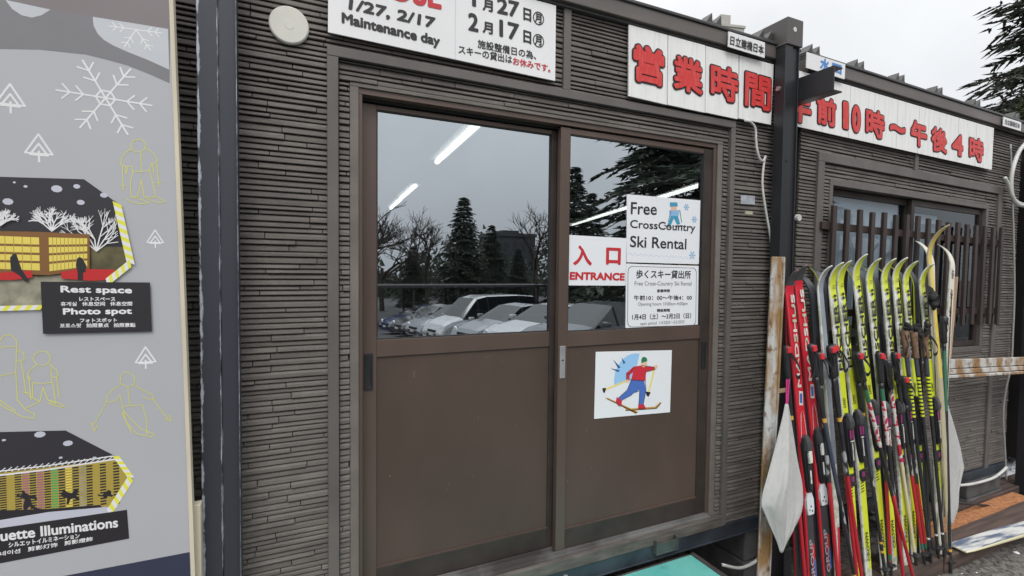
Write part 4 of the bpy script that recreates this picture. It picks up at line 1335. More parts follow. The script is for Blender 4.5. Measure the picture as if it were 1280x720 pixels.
# ------------------------------------------------------------------ platform, timbers, bits on the ground
plt = thing('step_platform', 'turquoise painted step platform in front of the sliding door', 'platform', (0.8, -0.6, -0.35))
mb = MB()
mb.box(0.10, 1.462, -0.90, -0.058, -0.036, -0.022)
mb.build('top_board', M_teal, plt, bevel=0.002)
mb = MB()
mb.box(1.463, 1.485, -0.90, -0.052, -0.10, -0.018)
mb.box(0.08, 1.4625, -0.057, -0.045, -0.10, -0.024)
mb.box(0.08, 0.0995, -0.90, -0.058, -0.10, -0.018)
mb.build('edge_angle', mat('dark angle iron', (0.05, 0.042, 0.04), 0.6, var=0.35, scale=12), plt, bevel=0.002)
for x in (0.14, 1.42):
    for y in (-0.12, -0.84):
        mb = MB()
        mb.box(x - .04, x + .04, y - .04, y + .04, -0.35, -0.10)
        mb.build('leg', M_wood, plt)
def timber(x0, x1, y0, y1, z0, z1, label, m=M_wood, nm='timber_beam', bev=0.006, cat='beam'):
    mb = MB()
    n = max(2, int((x1 - x0) / 0.12))
    rr = random.Random(int(x0 * 1000))
    prev = None
    for k in range(n + 1):
        x = x0 + (x1 - x0) * k / n
        j = lambda: rr.uniform(-.003, .003)
        ring = [(x, y0 + j(), z0), (x, y1 + j(), z0), (x, y1 + j(), z1 + j()), (x, y0 + j(), z1 + j())]
        i = len(mb.v)
        mb.v += ring
        if prev is not None:
            for q in range(4):
                mb.f.append((prev + q, prev + (q + 1) % 4, i + (q + 1) % 4, i + q))
                mb.m.append(0)
        else:
            mb.f.append((i, i + 1, i + 2, i + 3)); mb.m.append(0)
        prev = i
    mb.f.append((prev + 3, prev + 2, prev + 1, prev)); mb.m.append(0)
    return tag(mb.build(nm, m, loc=((x0 + x1) / 2, (y0 + y1) / 2, z0), bevel=bev), label, cat)
timber(1.62, 3.02, -0.335, -0.17, -0.352, -0.252, 'long weathered sleeper under the feet of the skis')
timber(3.03, 5.6, -0.338, -0.19, -0.352, -0.256, 'brown sleeper running to the right edge beneath the loose white ski')
timber(3.2, 5.6, -0.07, 0.06, -0.352, -0.25, 'dark sleeper behind the orange mat below the right hut', mat('dark timber', (0.075, 0.05, 0.042), 0.85, var=0.4, scale=6, stretch=(.6, 8, 8), bump=.4))
timber(3.12, 4.5, -0.188, -0.073, -0.34, -0.268, 'gritty orange mat between the two sleepers', mat('orange mat', (0.46, 0.20, 0.08), 0.95, col2=(0.24, 0.10, 0.05), scale=45, lo=.3, hi=.6, bump=.8, bscale=90), 'floor_mat', .004, 'mat')
mb = MB()
mb.tube([(3.4765,-0.11,-0.1299),(3.9637,-0.11,-0.2435),(4.6206,-0.11,-0.4046)], .007, 8)
tag(mb.build('metal_rod', M_black, loc=(3.6, -.11, -.24), smooth=True), 'thin black rod lying across the sleepers above the orange mat', 'rod')

rnd = random.Random(11)
# loose stones and crumbs of snow on the gravel
M_stone = mat('stones', (0.16, 0.15, 0.14), 0.9, col2=(0.06, 0.055, 0.05), scale=9, lo=.4, hi=.6)
M_snow = mat('old snow', (0.72, 0.74, 0.78), 0.8, col2=(0.5, 0.5, 0.5), scale=20, lo=.3, hi=.45, bump=.6, bscale=60)
def lump(mb, x, y, z, r, flat=.6):
    n = 5
    i = len(mb.v)
    mb.v.append((x, y, z + r * flat))
    for k in range(n):
        a = 2 * math.pi * k / n + rnd.random()
        q = r * rnd.uniform(.7, 1.2)
        mb.v.append((x + q * math.cos(a) * .7, y + q * math.sin(a) * .7, z + r * flat * rnd.uniform(.45, .8)))
    for k in range(n):
        a = 2 * math.pi * k / n + rnd.random() * .3
        q = r * rnd.uniform(.8, 1.2)
        mb.v.append((x + q * math.cos(a), y + q * math.sin(a), z - .002))
    for k in range(n):
        k2 = (k + 1) % n
        mb.f += [(i, i + 1 + k, i + 1 + k2), (i + 1 + k, i + 1 + n + k, i + 1 + n + k2, i + 1 + k2)]
        mb.m += [0, 0]
mb = MB()
for _ in range(2600):
    x, y = rnd.uniform(1.5, 6.0), rnd.uniform(-1.6, 0.5)
    lump(mb, x, y, -.35, .004 + .016 * rnd.random() ** 3)
tag(mb.build('gravel_stones', M_stone), kind='stuff')
mb = MB()
for _ in range(60):
    x, y = rnd.uniform(2.6, 6.0), rnd.uniform(-.9, -.36)
    lump(mb, x, y, -.35, .006 + .022 * rnd.random() ** 2, .3)
for _ in range(40):
    x, y = rnd.uniform(3.2, 4.6), rnd.uniform(-.2, -.1)
    lump(mb, x, y, -.29, .004 + .012 * rnd.random() ** 2, .4)
for _ in range(300):
    x = rnd.gauss(5.0, .22)
    y = rnd.gauss(.22, .12)
    lump(mb, x, y, -.35 + .06 * rnd.random(), .02 + .04 * rnd.random(), .7)
for _ in range(80):
    x, y = rnd.uniform(3.3, 4.6), rnd.uniform(.03, .3)
    lump(mb, x, y, -.35, .02 + .03 * rnd.random(), .4)
tag(mb.build('snow', M_snow), kind='stuff')

# ------------------------------------------------------------------ rack
rk = thing('ski_rack', 'rusty white painted steel rack, its upright left of the skis and its rail running right', 'rack', (1.7, -.26, -.35))
mb = MB()
(pa, pb) = (1.690, 1.757)
def sbox(x0, x1, y0, y1, z0, z1):       # the upright leans a little to the left at its foot
    k = len(mb.v)
    mb.box(x0, x1, y0, y1, z0, z1)
    for q in range(k, len(mb.v)):
        a_ = mb.v[q]
        mb.v[q] = (a_[0] - (1.357 - a_[2]) * .026, a_[1], a_[2])
sbox(pa, pb, -.262, -.256, -.35, 1.357)
sbox(pb + .0005, pb + .006, -.268, -.20, -.35, 1.357)
sbox(pb + .0065, pb + .034, -.250, -.244, -.35, 1.352)
mb.build('upright', M_rust, rk, bevel=0.002)
mb = MB()
mb.box(2.08, 3.42, -.125, -.10, .70, .762)
mb.build('crossbar', M_rust, rk)
mb = MB()
def rail_seg(x0, x1, za, zb_, ya, yb_, lo_, hi_):
    mb.add([(x0, ya, za + lo_), (x1, yb_, zb_ + lo_), (x1, yb_, zb_ + hi_), (x0, ya, za + hi_),
            (x0, ya + .02, za + lo_), (x1, yb_ + .02, zb_ + lo_), (x1, yb_ + .02, zb_ + hi_), (x0, ya + .02, za + hi_)],
           [(0, 1, 2, 3), (4, 5, 6, 7), (0, 1, 5, 4), (2, 3, 7, 6), (0, 3, 7, 4), (1, 2, 6, 5)])
rail_seg(3.19, 5.2, .782, .70, -.15, -.22, -.052, 0)
rail_seg(3.18, 5.2, .780, .698, -.158, -.228, -.082, -.056)
rail_seg(3.17, 5.2, .779, .697, -.180, -.25, -.100, -.085)
mb.build('rail', M_rust, rk, bevel=0.002)
mb = MB()
mb.box(1.795, 1.90, -.215, -.20, .735, .75)
mb.build('hook', M_tan_wood, rk)

# slatted screen in front of the window, fixed to the leaning hut
scn = thing('slat_screen', 'brown slatted screen with two rails in front of the right hut window', 'screen', PIV, (0, R(1.0), 0))
for k in range(17):
    mb = MB()
    x = 2.385 + k * .1135
    z = 1.648 + rnd.uniform(-.008, .008)
    mb.box(x + .004, x + .037, -.057, -.040, .985 + rnd.uniform(-.006, .006), z)
    mb.build('slat', M_slat, scn, bevel=.002)
for z in (1.525, 1.055):
    mb = MB()
    mb.box(2.33, 4.26, -.0395, -.023, z, z + .04)
    mb.build('rail', M_slat, scn, bevel=.002)

# ------------------------------------------------------------------ skis
M_lime = mat('lime yellow ski top', (0.64, 0.72, 0.03), 0.28, var=0.04, scale=6, coat=.3)
M_skiw = mat('ski white', (0.66, 0.67, 0.63), 0.3, col2=(.45, .48, .36), scale=25, lo=.42, hi=.5, coat=.2)
M_base = mat('graphite ski base', (0.035, 0.038, 0.045), 0.35, var=0.3, scale=6, stretch=(3, 3, .5))
M_skred = mat('red ski top', (0.60, 0.022, 0.04), 0.25, coat=.4, var=.05)
M_skdark = mat('dark ski tail', (0.045, 0.045, 0.05), 0.3, var=.3, coat=.2)
M_silv = mat('silver ski top', (0.45, 0.5, 0.56), 0.25, metal=.3, col2=(.18, .22, .26), scale=10, stretch=(1, 1, .4), coat=.3)
M_cream = mat('cream ski', (0.66, 0.62, 0.52), 0.35, var=.05)
M_yel = mat('yellow ski', (0.68, 0.50, 0.02), 0.3, col2=(0.66, 0.52, 0.08), scale=3, stretch=(1, 1, .5), coat=.3)
M_green = mat('green band', (0.04, 0.15, 0.09), 0.4)
M_mag = mat('magenta print', (0.22, 0.03, 0.12), 0.4)
M_amb = mat('amber band', (0.62, 0.36, 0.06), 0.4)
M_sblue = mat('print blue', (0.04, 0.13, 0.45), 0.4)
M_gbind = mat('binding grey', (0.055, 0.056, 0.06), 0.25, var=.2, scale=30)
M_cork = mat('cork grip', (0.20, 0.12, 0.075), 0.8, var=0.35, scale=60)

def frame_of(F, T):
    d = (T - F).normalized()
    yv = Vector((0, 1, 0))
    yv = (yv - d * yv.dot(d)).normalized()
    xv = yv.cross(d).normalized()
    return Matrix((xv, yv, d)).transposed(), d

def ski_mesh(L, zones, mats, w0=.024, wt=.026, curl=.16, ang=62, side=1, back=0, bow=0.006, t0=.012):
    """zones: list of (distance from tip, left material, right material) in growing distance"""
    st = []
    n1, n2 = 26, 12
    y = 0
    z = 0
    cuts = sorted(set([round(L - zt, 4) for zt, _, _ in zones if curl < zt < L] + [L * k / n1 for k in range(n1) if L * k / n1 < L - curl] + [L - curl]))
    for s in cuts:
        st.append((s, -bow * math.sin(math.pi * min(1, s / (L - curl))) , s))
    yy, zz = st[-1][1], st[-1][2]
    for k in range(1, n2 + 1):
        a = R(ang) * ((k - .5) / n2) ** 1.25
        ds = curl / n2
        yy -= math.sin(a) * ds
        zz += math.cos(a) * ds
        st.append((L - curl + curl * k / n2, yy, zz))
    mb = MB()
    def zone(s):
        t = L - s
        z_ = zones[0]
        for q in zones:
            if t >= q[0] - 1e-4: z_ = q
        return z_
    prev = None
    for idx, (s, yc, zc) in enumerate(st):
        t = L - s
        w = w0 + (wt - w0) * max(0, 1 - abs(t - .22) / .5)
        if t < .10: w *= max(.10, math.sqrt(max(0.0, 1 - (1 - t / .10) ** 2)))
        if s < .02: w *= .9
        th = t0 * (1 - .55 * max(0, 1 - t / .35)) * (1 - .45 * max(0, 1 - s / .3)) + .004 * math.exp(-((t - .95) / .25) ** 2)
        a = st[max(0, idx - 1)]
        b = st[min(len(st) - 1, idx + 1)]
        dy, dz = b[1] - a[1], b[2] - a[2]
        l_ = math.hypot(dy, dz)
        ny, nz_ = -dz / l_, dy / l_      # towards the topsheet
        c = min(.0035, w * .3)
        ring = []
        for (xx, h) in ((-w, 0), (-w, th * .6), (-w + c, th), (0, th), (w - c, th), (w, th * .6), (w, 0)):
            ring.append((xx, yc + ny * h, zc + nz_ * h))
        i = len(mb.v)
        mb.v += ring
        if prev is not None:
            zl = zone((s + ps) / 2)
            tipz = len(zones) > 1 and L - s < zones[1][0] + 1e-4 and zones[1][0] < .12
            for q in range(7):
                q2 = (q + 1) % 7
                mi = {0: side, 1: side, 2: zl[1], 3: zl[2], 4: side, 5: side, 6: back}[q]
                if tipz and q != 6: mi = zl[1]
                mb.f.append((prev + q, prev + q2, i + q2, i + q))
                mb.m.append(mi)
        else:
            mb.f.append(tuple(range(i, i + 7))); mb.m.append(side)
        prev, ps = i, s
    mb.f.append(tuple(range(prev + 6, prev - 1, -1))); mb.m.append(side)
    return mb, st

def topy(st, z):
    for a, b in zip(st, st[1:]):
        if a[2] <= z <= b[2]:
            return a[1] + (b[1] - a[1]) * (z - a[2]) / max(1e-6, b[2] - a[2])
    return 0
LT = lambda st, z, th=.0125: topy(st, z) - th - .0025
MO = (0, 0, 0)

def place(name, label, F, T, facing, group):
    t = thing(name, label, 'ski', F, None, group)
    M, d = frame_of(F, T)
    if facing < 0:
        M = M @ Matrix.Rotation(math.pi, 3, 'Z')
    t.rotation_euler = M.to_euler()
    return t

def binding(t, st, L, a, b, heel=(1.075, 1.135), white=False):
    """black ski binding between distances a..b from the tip, with toe bumper, side ridges and print"""
    mb = MB()
    za, zb2 = L - b, L - a
    y = topy(st, (za + zb2) / 2) - .016
    # tapered plate
    pts = [(-.013, za), (-.021, za + .03), (-.024, za + .12), (-.026, zb2 - .03), (-.02, zb2), (.02, zb2), (.026, zb2 - .03), (.024, za + .12), (.021, za + .03), (.013, za)]
    mb.slab(pts, y - .012, y + .006, 0)
    mb.slab([(x * .62, z * .92 + (za + zb2) / 2 * .08) for x, z in pts], y - .018, y - .0121, 0)
    # toe bumper: a rounded hood
    zc = zb2 - .045
    for k in range(6):
        a0, a1 = k / 6, (k + 1) / 6
        h0, h1 = .026 * math.sin(math.pi * (.25 + .75 * a0)), .026 * math.sin(math.pi * (.25 + .75 * a1))
        w0_, w1_ = .024 * (1 - .5 * a0 ** 3), .024 * (1 - .5 * a1 ** 3)
        z0_, z1_ = zc + .075 * a0 - .02, zc + .075 * a1 - .02
        mb.add([(-w0_, y, z0_), (w0_, y, z0_), (w1_, y, z1_), (-w1_, y, z1_),
                (-w0_ * .75, y - .012 - h0 * .6, z0_), (w0_ * .75, y - .012 - h0 * .6, z0_), (w1_ * .75, y - .012 - h1 * .6, z1_), (-w1_ * .75, y - .012 - h1 * .6, z1_)],
               [(4, 5, 6, 7), (0, 3, 7, 4), (1, 2, 6, 5), (0, 1, 5, 4), (2, 3, 7, 6)], 1)
    if white:
        mb.box(-.011, .011, y - .026, y - .0122, zb2 - .115, zb2 - .06, 3)
        mb.box(-.0045, .0045, y - .0195, y - .0181, za + .04, za + .10, 3)
    else:
        mb.box(-.017, -.003, y - .0195, y - .0182, zb2 - .115, zb2 - .072, 2)
        mb.box(.003, .017, y - .0195, y - .0182, zb2 - .115, zb2 - .072, 2)
        mb.box(-.003, .003, y - .0195, y - .0182, za + .035, za + .12, 3)
        mb.box(-.012, .012, y - .0193, y - .0181, za + .126, za + .131, 3)
    b_ = mb.build('binding', [M_plastic, M_gbind, M_mag, M_skiw], t, bevel=.0012, loc=MO)
    mb = MB()
    h0, h1 = L - heel[1], L - heel[0]
    y2 = topy(st, (h0 + h1) / 2) - .015
    if white:
        mb.slab([(-.019, h0), (-.024, h0 + .03), (-.024, h1 - .03), (-.012, h1), (.012, h1), (.024, h1 - .03), (.024, h0 + .03), (.019, h0)], y2 - .008, y2 + .005, 0)
        mb.box(-.014, -.006, y2 - .0092, y2 - .0081, h0 + .02, h0 + .026, 1)
        mb.box(.004, .012, y2 - .0092, y2 - .0081, h0 + .012, h0 + .02, 1)
        mb.box(-.003, .005, y2 - .0092, y2 - .0081, h0 + .034, h0 + .042, 1)
        mb.build('heel_plate', [mat('white plastic', (.62, .66, .68), .4, var=.05), M_plastic], t, bevel=.002, loc=MO)
    else:
        mb.slab([(-.012, h0), (-.021, h0 + .02), (-.021, h1 - .006), (-.014, h1), (.014, h1), (.021, h1 - .006), (.021, h0 + .02), (.012, h0)], y2 - .007, y2 + .005, 0)
        mb.box(-.011, .011, y2 - .0085, y2 - .0072, h0 + .024, h1 - .012, 1)
        mb.build('heel_plate', [M_plastic, M_mag], t, bevel=.0015, loc=MO)

ZF = -.254
def ends(p, q, tipv, off):
    """p, q: two points of the ski line in the rack plane, tipv: the tip; returns foot and tip"""
    p, q = Vector(p), Vector(q)
    d = (p - q)
    F = q + d * ((ZF - q.z) / d.z)
    T = q + d * ((tipv[2] - q.z) / d.z)
    return F, T

ORD = ['first', 'second', 'third', 'fourth', 'fifth', 'sixth', 'seventh', 'eighth', 'ninth', 'tenth']
def lime_ski(F, T, label, seed):
    t = place('cross_country_ski', label, F, T, 1, 'lime yellow skis in the rack')
    L = (T - F).length + .035
    # mats: 0 lime 1 white 2 ink 3 base
    zones = [(0, 0, 0), (.205, 1, 0), (.575, 0, 0), (1.47, 1, 0), (1.58, 1, 1)]
    mb, st = ski_mesh(L, zones, None, side=1, back=3)
    mb.build('ski_body', [M_lime, M_skiw, M_ink, M_base], t, loc=MO)
    mb = MB()
    def tx(s, t0, t1, x0, x1, bold=.001, mi=0, th=.0125):
        z0, z1 = L - t1, L - t0
        zm = (z0 + z1) / 2
        letter(mb, s, (x1, z0), (x1, z1), (x0, z0), LT(st, zm) , bold, mi, 5)
    tx('FISCHER', .235, .565, -.020, .012, .0013)
    # three-rhomb emblem near the shovel
    for dz, dx in ((0, 0), (.02, 0)):
        z = L - .212 + dz
        y = LT(st, z)
        mb.poly([(dx, y, z - .008), (dx + .014, y, z), (dx, y, z + .010), (dx - .014, y, z)], 0)
    z = L - .155
    y = LT(st, z) - .0015
    for k in range(3):
        mb.poly([(-.014, y, z + k * .007), (.008, y, z + k * .007), (.010, y, z + k * .007 + .0025), (-.012, y, z + k * .007 + .0025)], 0)
    for k in range(3):
        z0, z1 = L - .56 + k * .115, L - .56 + k * .115 + .09
        y = LT(st, (z0 + z1) / 2) - .0002
        mb.poly([(.010, y, z0), (.016, y, z0), (.020, y, z1), (.014, y, z1)], 0)
    tx('SUMMIT', .70, .75, -.014, .008, .0002)
    tx('CROWN', 1.39, 1.53, -.016, .006, .0008)
    for k in range(4):
        z0 = L - 1.19 + k * .014
        y = LT(st, z0)
        mb.poly([(-.018, y, z0), (.006, y, z0 + .004), (.006, y, z0 + .009), (-.018, y, z0 + .005)], 0)
    mb.build('lettering', M_ink, t, loc=MO, fixn=False)
    binding(t, st, L, .785, 1.04)
    return t

G = [[(2.2819,-0.1488,1.1722),(2.3158,-0.2791,-0.1314),(2.3761,-0.1332,1.3276)], [(2.3505,-0.1509,1.151),(2.4142,-0.2814,-0.1538),(2.4435,-0.1323,1.3369)], [(2.487,-0.1478,1.1823),(2.5459,-0.2844,-0.1837),(2.5991,-0.1286,1.3735)], [(2.5962,-0.1492,1.1684),(2.6346,-0.2864,-0.2039),(2.697,-0.1306,1.3537)],
     [(2.7297,-0.1458,1.2016),(2.7472,-0.289,-0.2295),(2.831,-0.1304,1.356)], [(2.8341,-0.1459,1.2009),(2.8197,-0.2906,-0.246),(2.9475,-0.1298,1.3625)], [(2.9541,-0.1309,1.2313),(2.9247,-0.2816,-0.2761),(3.0571,-0.1194,1.3461)], [(3.0935,-0.1465,1.1946),(3.0847,-0.2923,-0.2631),(3.2386,-0.1325,1.3346)]]
for k, (p, q, tp) in enumerate(G):
    F, T = ends(p, q, tp, 0)
    lime_ski(F, T, 'lime yellow ski facing out, %s of eight counted from the red skis' % ORD[k], k)

def dark_ski(F, T, label, top, curl=.17, group='skis turned base outwards', L2=.03, base=None, side=None):
    t = place('cross_country_ski', label, F, T, -1, group)
    L = (T - F).length + L2
    mb, st = ski_mesh(L, [(0, 0, 0)], None, side=1, back=2, curl=curl, ang=58)
    mb.build('ski_body', [top, side or M_lime, base or M_base], t, loc=MO)
    mb = MB()
    mb.box(-.004, .004, -.0005, .0008, .15, L - .35)
    mb.build('base_groove', mat('groove', (0.02, .02, .022), .5), t, loc=MO)
    return t, L, st
D = [([(2.1901,-0.1309,1.0514),(2.2,-0.1941,0.4186),(2.1273,-0.1076,1.2843)], M_base, 'dark grey ski with a plain base, right behind the second red ski'),
     ([(2.2977,-0.1032,1.1283),(2.2796,-0.1759,0.4012),(2.2286,-0.0834,1.3258)], M_lime, 'dark based ski with a greenish tip behind the silver ski'),
     ([(2.5593,-0.1235,1.1247),(2.5967,-0.1996,0.364),(2.4935,-0.1022,1.3379)], M_lime, 'dark based ski between the second and third lime skis'),
     ([(2.6226,-0.1237,1.1235),(2.6527,-0.2004,0.3563),(2.5698,-0.1021,1.339)], M_lime, 'dark based ski just right of the third lime ski'),
     ([(2.7309,-0.1239,1.1214),(2.7457,-0.2017,0.3435),(2.669,-0.1024,1.3361)], M_lime, 'dark based ski just right of the fourth lime ski'),
     ([(2.8658,-0.1241,1.1189),(2.8565,-0.2032,0.3282),(2.8084,-0.1031,1.3291)], M_lime, 'dark based ski just right of the fifth lime ski'),
     ([(2.9826,-0.1243,1.1167),(2.9556,-0.2045,0.3146),(2.917,-0.102,1.3396)], M_lime, 'dark based ski just right of the sixth lime ski'),
     ([(3.1137,-0.1196,1.1139),(3.0757,-0.2014,0.2964),(2.9898,-0.0969,1.3407)], M_lime, 'dark based ski just right of the seventh lime ski'),
     ([(1.9991,-0.1302,1.0576),(1.96,-0.2389,-0.0294),(1.9783,-0.1088,1.2716)], M_skred, 'black based ski behind the first red ski, beside the towel'),
     ([(2.126,-0.1188,0.972),(2.131,-0.2237,-0.0773),(2.1184,-0.0888,1.272)], M_skred, 'black based ski behind the second red ski')]
for (p, q, tp), m, lab in D:
    F, T = ends(p, q, tp, 0)
    dark_ski(F, T, lab, m, side=(M_skred if m is M_skred else (M_base if m is M_base else M_lime)))

def red_ski(F, T, label):
    t = place('cross_country_ski', label, F, T, 1, 'red skis in the rack')
    L = (T - F).length + .03
    zones = [(0, 2, 2), (.085, 0, 0), (1.06, 2, 2), (1.30, 2, 0), (1.46, 2, 2)]
    mb, st = ski_mesh(L, zones, None, w0=.026, wt=.027, side=0, back=2, curl=.13, ang=55)
    mb.build('ski_body', [M_skred, M_skiw, M_skdark], t, loc=MO)
    mb = MB()
    def tx(s, t0, t1, x0, x1, bold, mi=0):
        z0, z1 = L - t1, L - t0
        letter(mb, s, (x1, z0), (x1, z1), (x0, z0), LT(st, (z0 + z1) / 2), bold, mi, 5)
    tx('MADSHUS', .13, .57, -.014, .013, .0018, 0)
    z = L - .62
    y = LT(st, z)
    mb.poly([(-.016, y, z - .03), (.01, y, z - .035), (.016, y, z + .03), (-.01, y, z + .035)], 0)
    mb.poly([(-.010, y - .0003, z - .02), (.006, y - .0003, z - .024), (.010, y - .0003, z + .02), (-.006, y - .0003, z + .024)], 1)
    for s_ in (-1, 1):
        z = L - .80
        y = LT(st, z)
        mb.poly([(s_ * .018, y, z), (s_ * .020, y, z), (s_ * .012, y, z + .10), (s_ * .004, y, z + .125), (s_ * .009, y, z + .10)], 0)
    tx('GROUP', 1.27, 1.47, -.016, .010, .0014, 2)
    z = L - 1.46
    y = LT(st, z)
    mb.poly([(.012, y, z), (.020, y, z), (.022, y, z + .10), (.012, y, z + .08)], 1)
    mb.build('lettering', [M_skiw, M_sblue, mat('silver print', (.4, .4, .42), .35, metal=.3)], t, loc=MO, fixn=False)
    binding(t, st, L, .80, 1.05, (1.055, 1.155), True)
    return t
for (p, q, tp), lab in (([(1.952,-0.1543,1.1765),(1.9777,-0.2735,-0.0152),(1.9476,-0.1437,1.2835)], 'red ski with white lettering and white heel plate next to the rusty upright'),
                        ([(2.023,-0.1552,1.1679),(2.0875,-0.2796,-0.0763),(2.0598,-0.1412,1.3077)], 'red ski with white lettering and black tip, second from the rusty upright')):
    F, T = ends(p, q, tp, 0)
    red_ski(F, T, lab)

p, q, tp = [(2.2013,-0.1467,1.0928),(2.1952,-0.248,0.0804),(2.3122,-0.125,1.3104)]
F, T = ends(p, q, tp, 0)
t = place('cross_country_ski', 'silver grey ski with a bright edge left of the first lime ski', F, T, 1, None)
mb, st = ski_mesh((T - F).length + .035, [(0, 0, 0), (1.0, 1, 1), (1.3, 1, 2)], None, w0=.020, wt=.02, side=1, back=3)
mb.build('ski_body', [M_silv, M_skiw, M_skred, M_base], t, loc=MO)
p, q, tp = [(3.1234,-0.1659,1.3009),(3.1086,-0.2997,-0.037),(3.4031,-0.1422,1.5383)]
F, T = ends(p, q, tp, 0)
t = place('cross_country_ski', 'yellow ski with a long curved tip above all the others', F, T, 1, None)
L = (T - F).length + .06
mb, st = ski_mesh(L, [(0, 0, 0), (.9, 1, 1)], None, w0=.018, wt=.019, side=1, back=1, curl=.24, ang=66)
mb.build('ski_body', [M_yel, mat('beige ski side', (.45, .4, .27), .5, var=.1)], t, loc=MO)
p, q, tp = [(3.2006,-0.1482,1.278),(3.0786,-0.28,-0.04),(3.0402,-0.1268,1.4924)]
F, T = ends(p, q, tp, 0)
t, L, st = dark_ski(F, T, 'white ski whose tip bends left behind the yellow one', M_skiw, .21, None, .04, M_cream, M_skiw)
p, q, tp = [(3.3879,-0.1605,1.2552),(3.1642,-0.2558,0.302),(3.2837,-0.1388,1.4723)]
F, T = ends(p, q, tp, 0)
t, L, st = dark_ski(F, T, 'white ski with small black marks on its base, at the right end of the row', M_skiw, .20, None, .04, M_cream, M_skiw)
mb = MB()
for t0 in (.20, .32, .43):
    z0, z1 = L - t0 - .055, L - t0
    letter(mb, 'NSV', (-.013, z0), (-.013, z1), (.013, z0), .0012 + topy(st, (z0 + z1) / 2), .0012, 0, 5)
mb.build('lettering', M_ink, t, loc=MO, fixn=False)
o = MB()
a, b = [(3.5434,-0.11,1.2741),(3.4997,-0.11,0.7681)]
o.tube([tuple(a), tuple(b)], .012, 4)
tag(o.build('wooden_batten', M_tan_wood, loc=b), 'tan wooden batten right of the last white ski', 'batten')
# loose ski on the sleeper
F, T = Vector([(3.1699,-0.3275,-0.246)][0]), Vector([(4.2311,-0.4193,-0.246)][0])
t = thing('cross_country_ski', 'scuffed white and grey ski lying flat on the sleeper at the bottom right', 'ski', F)
d = (T - F).normalized()
M = Matrix((Vector((0, 0, 1)).cross(d) * -1, Vector((0, 0, -1)), d)).transposed()
t.rotation_euler = M.to_euler()
mb, st = ski_mesh(1.5, [(0, 0, 0)], None, w0=.05, wt=.05, side=1, back=0, curl=.15, ang=20, bow=0)
mb.build('ski_body', [mat('scuffed ski base', (.62, .62, .6), .4, col2=(.12, .15, .22), scale=5, stretch=(6, 3, .8), lo=.42, hi=.55), mat('pale yellow side', (.6, .56, .35), .4)], t, loc=MO)

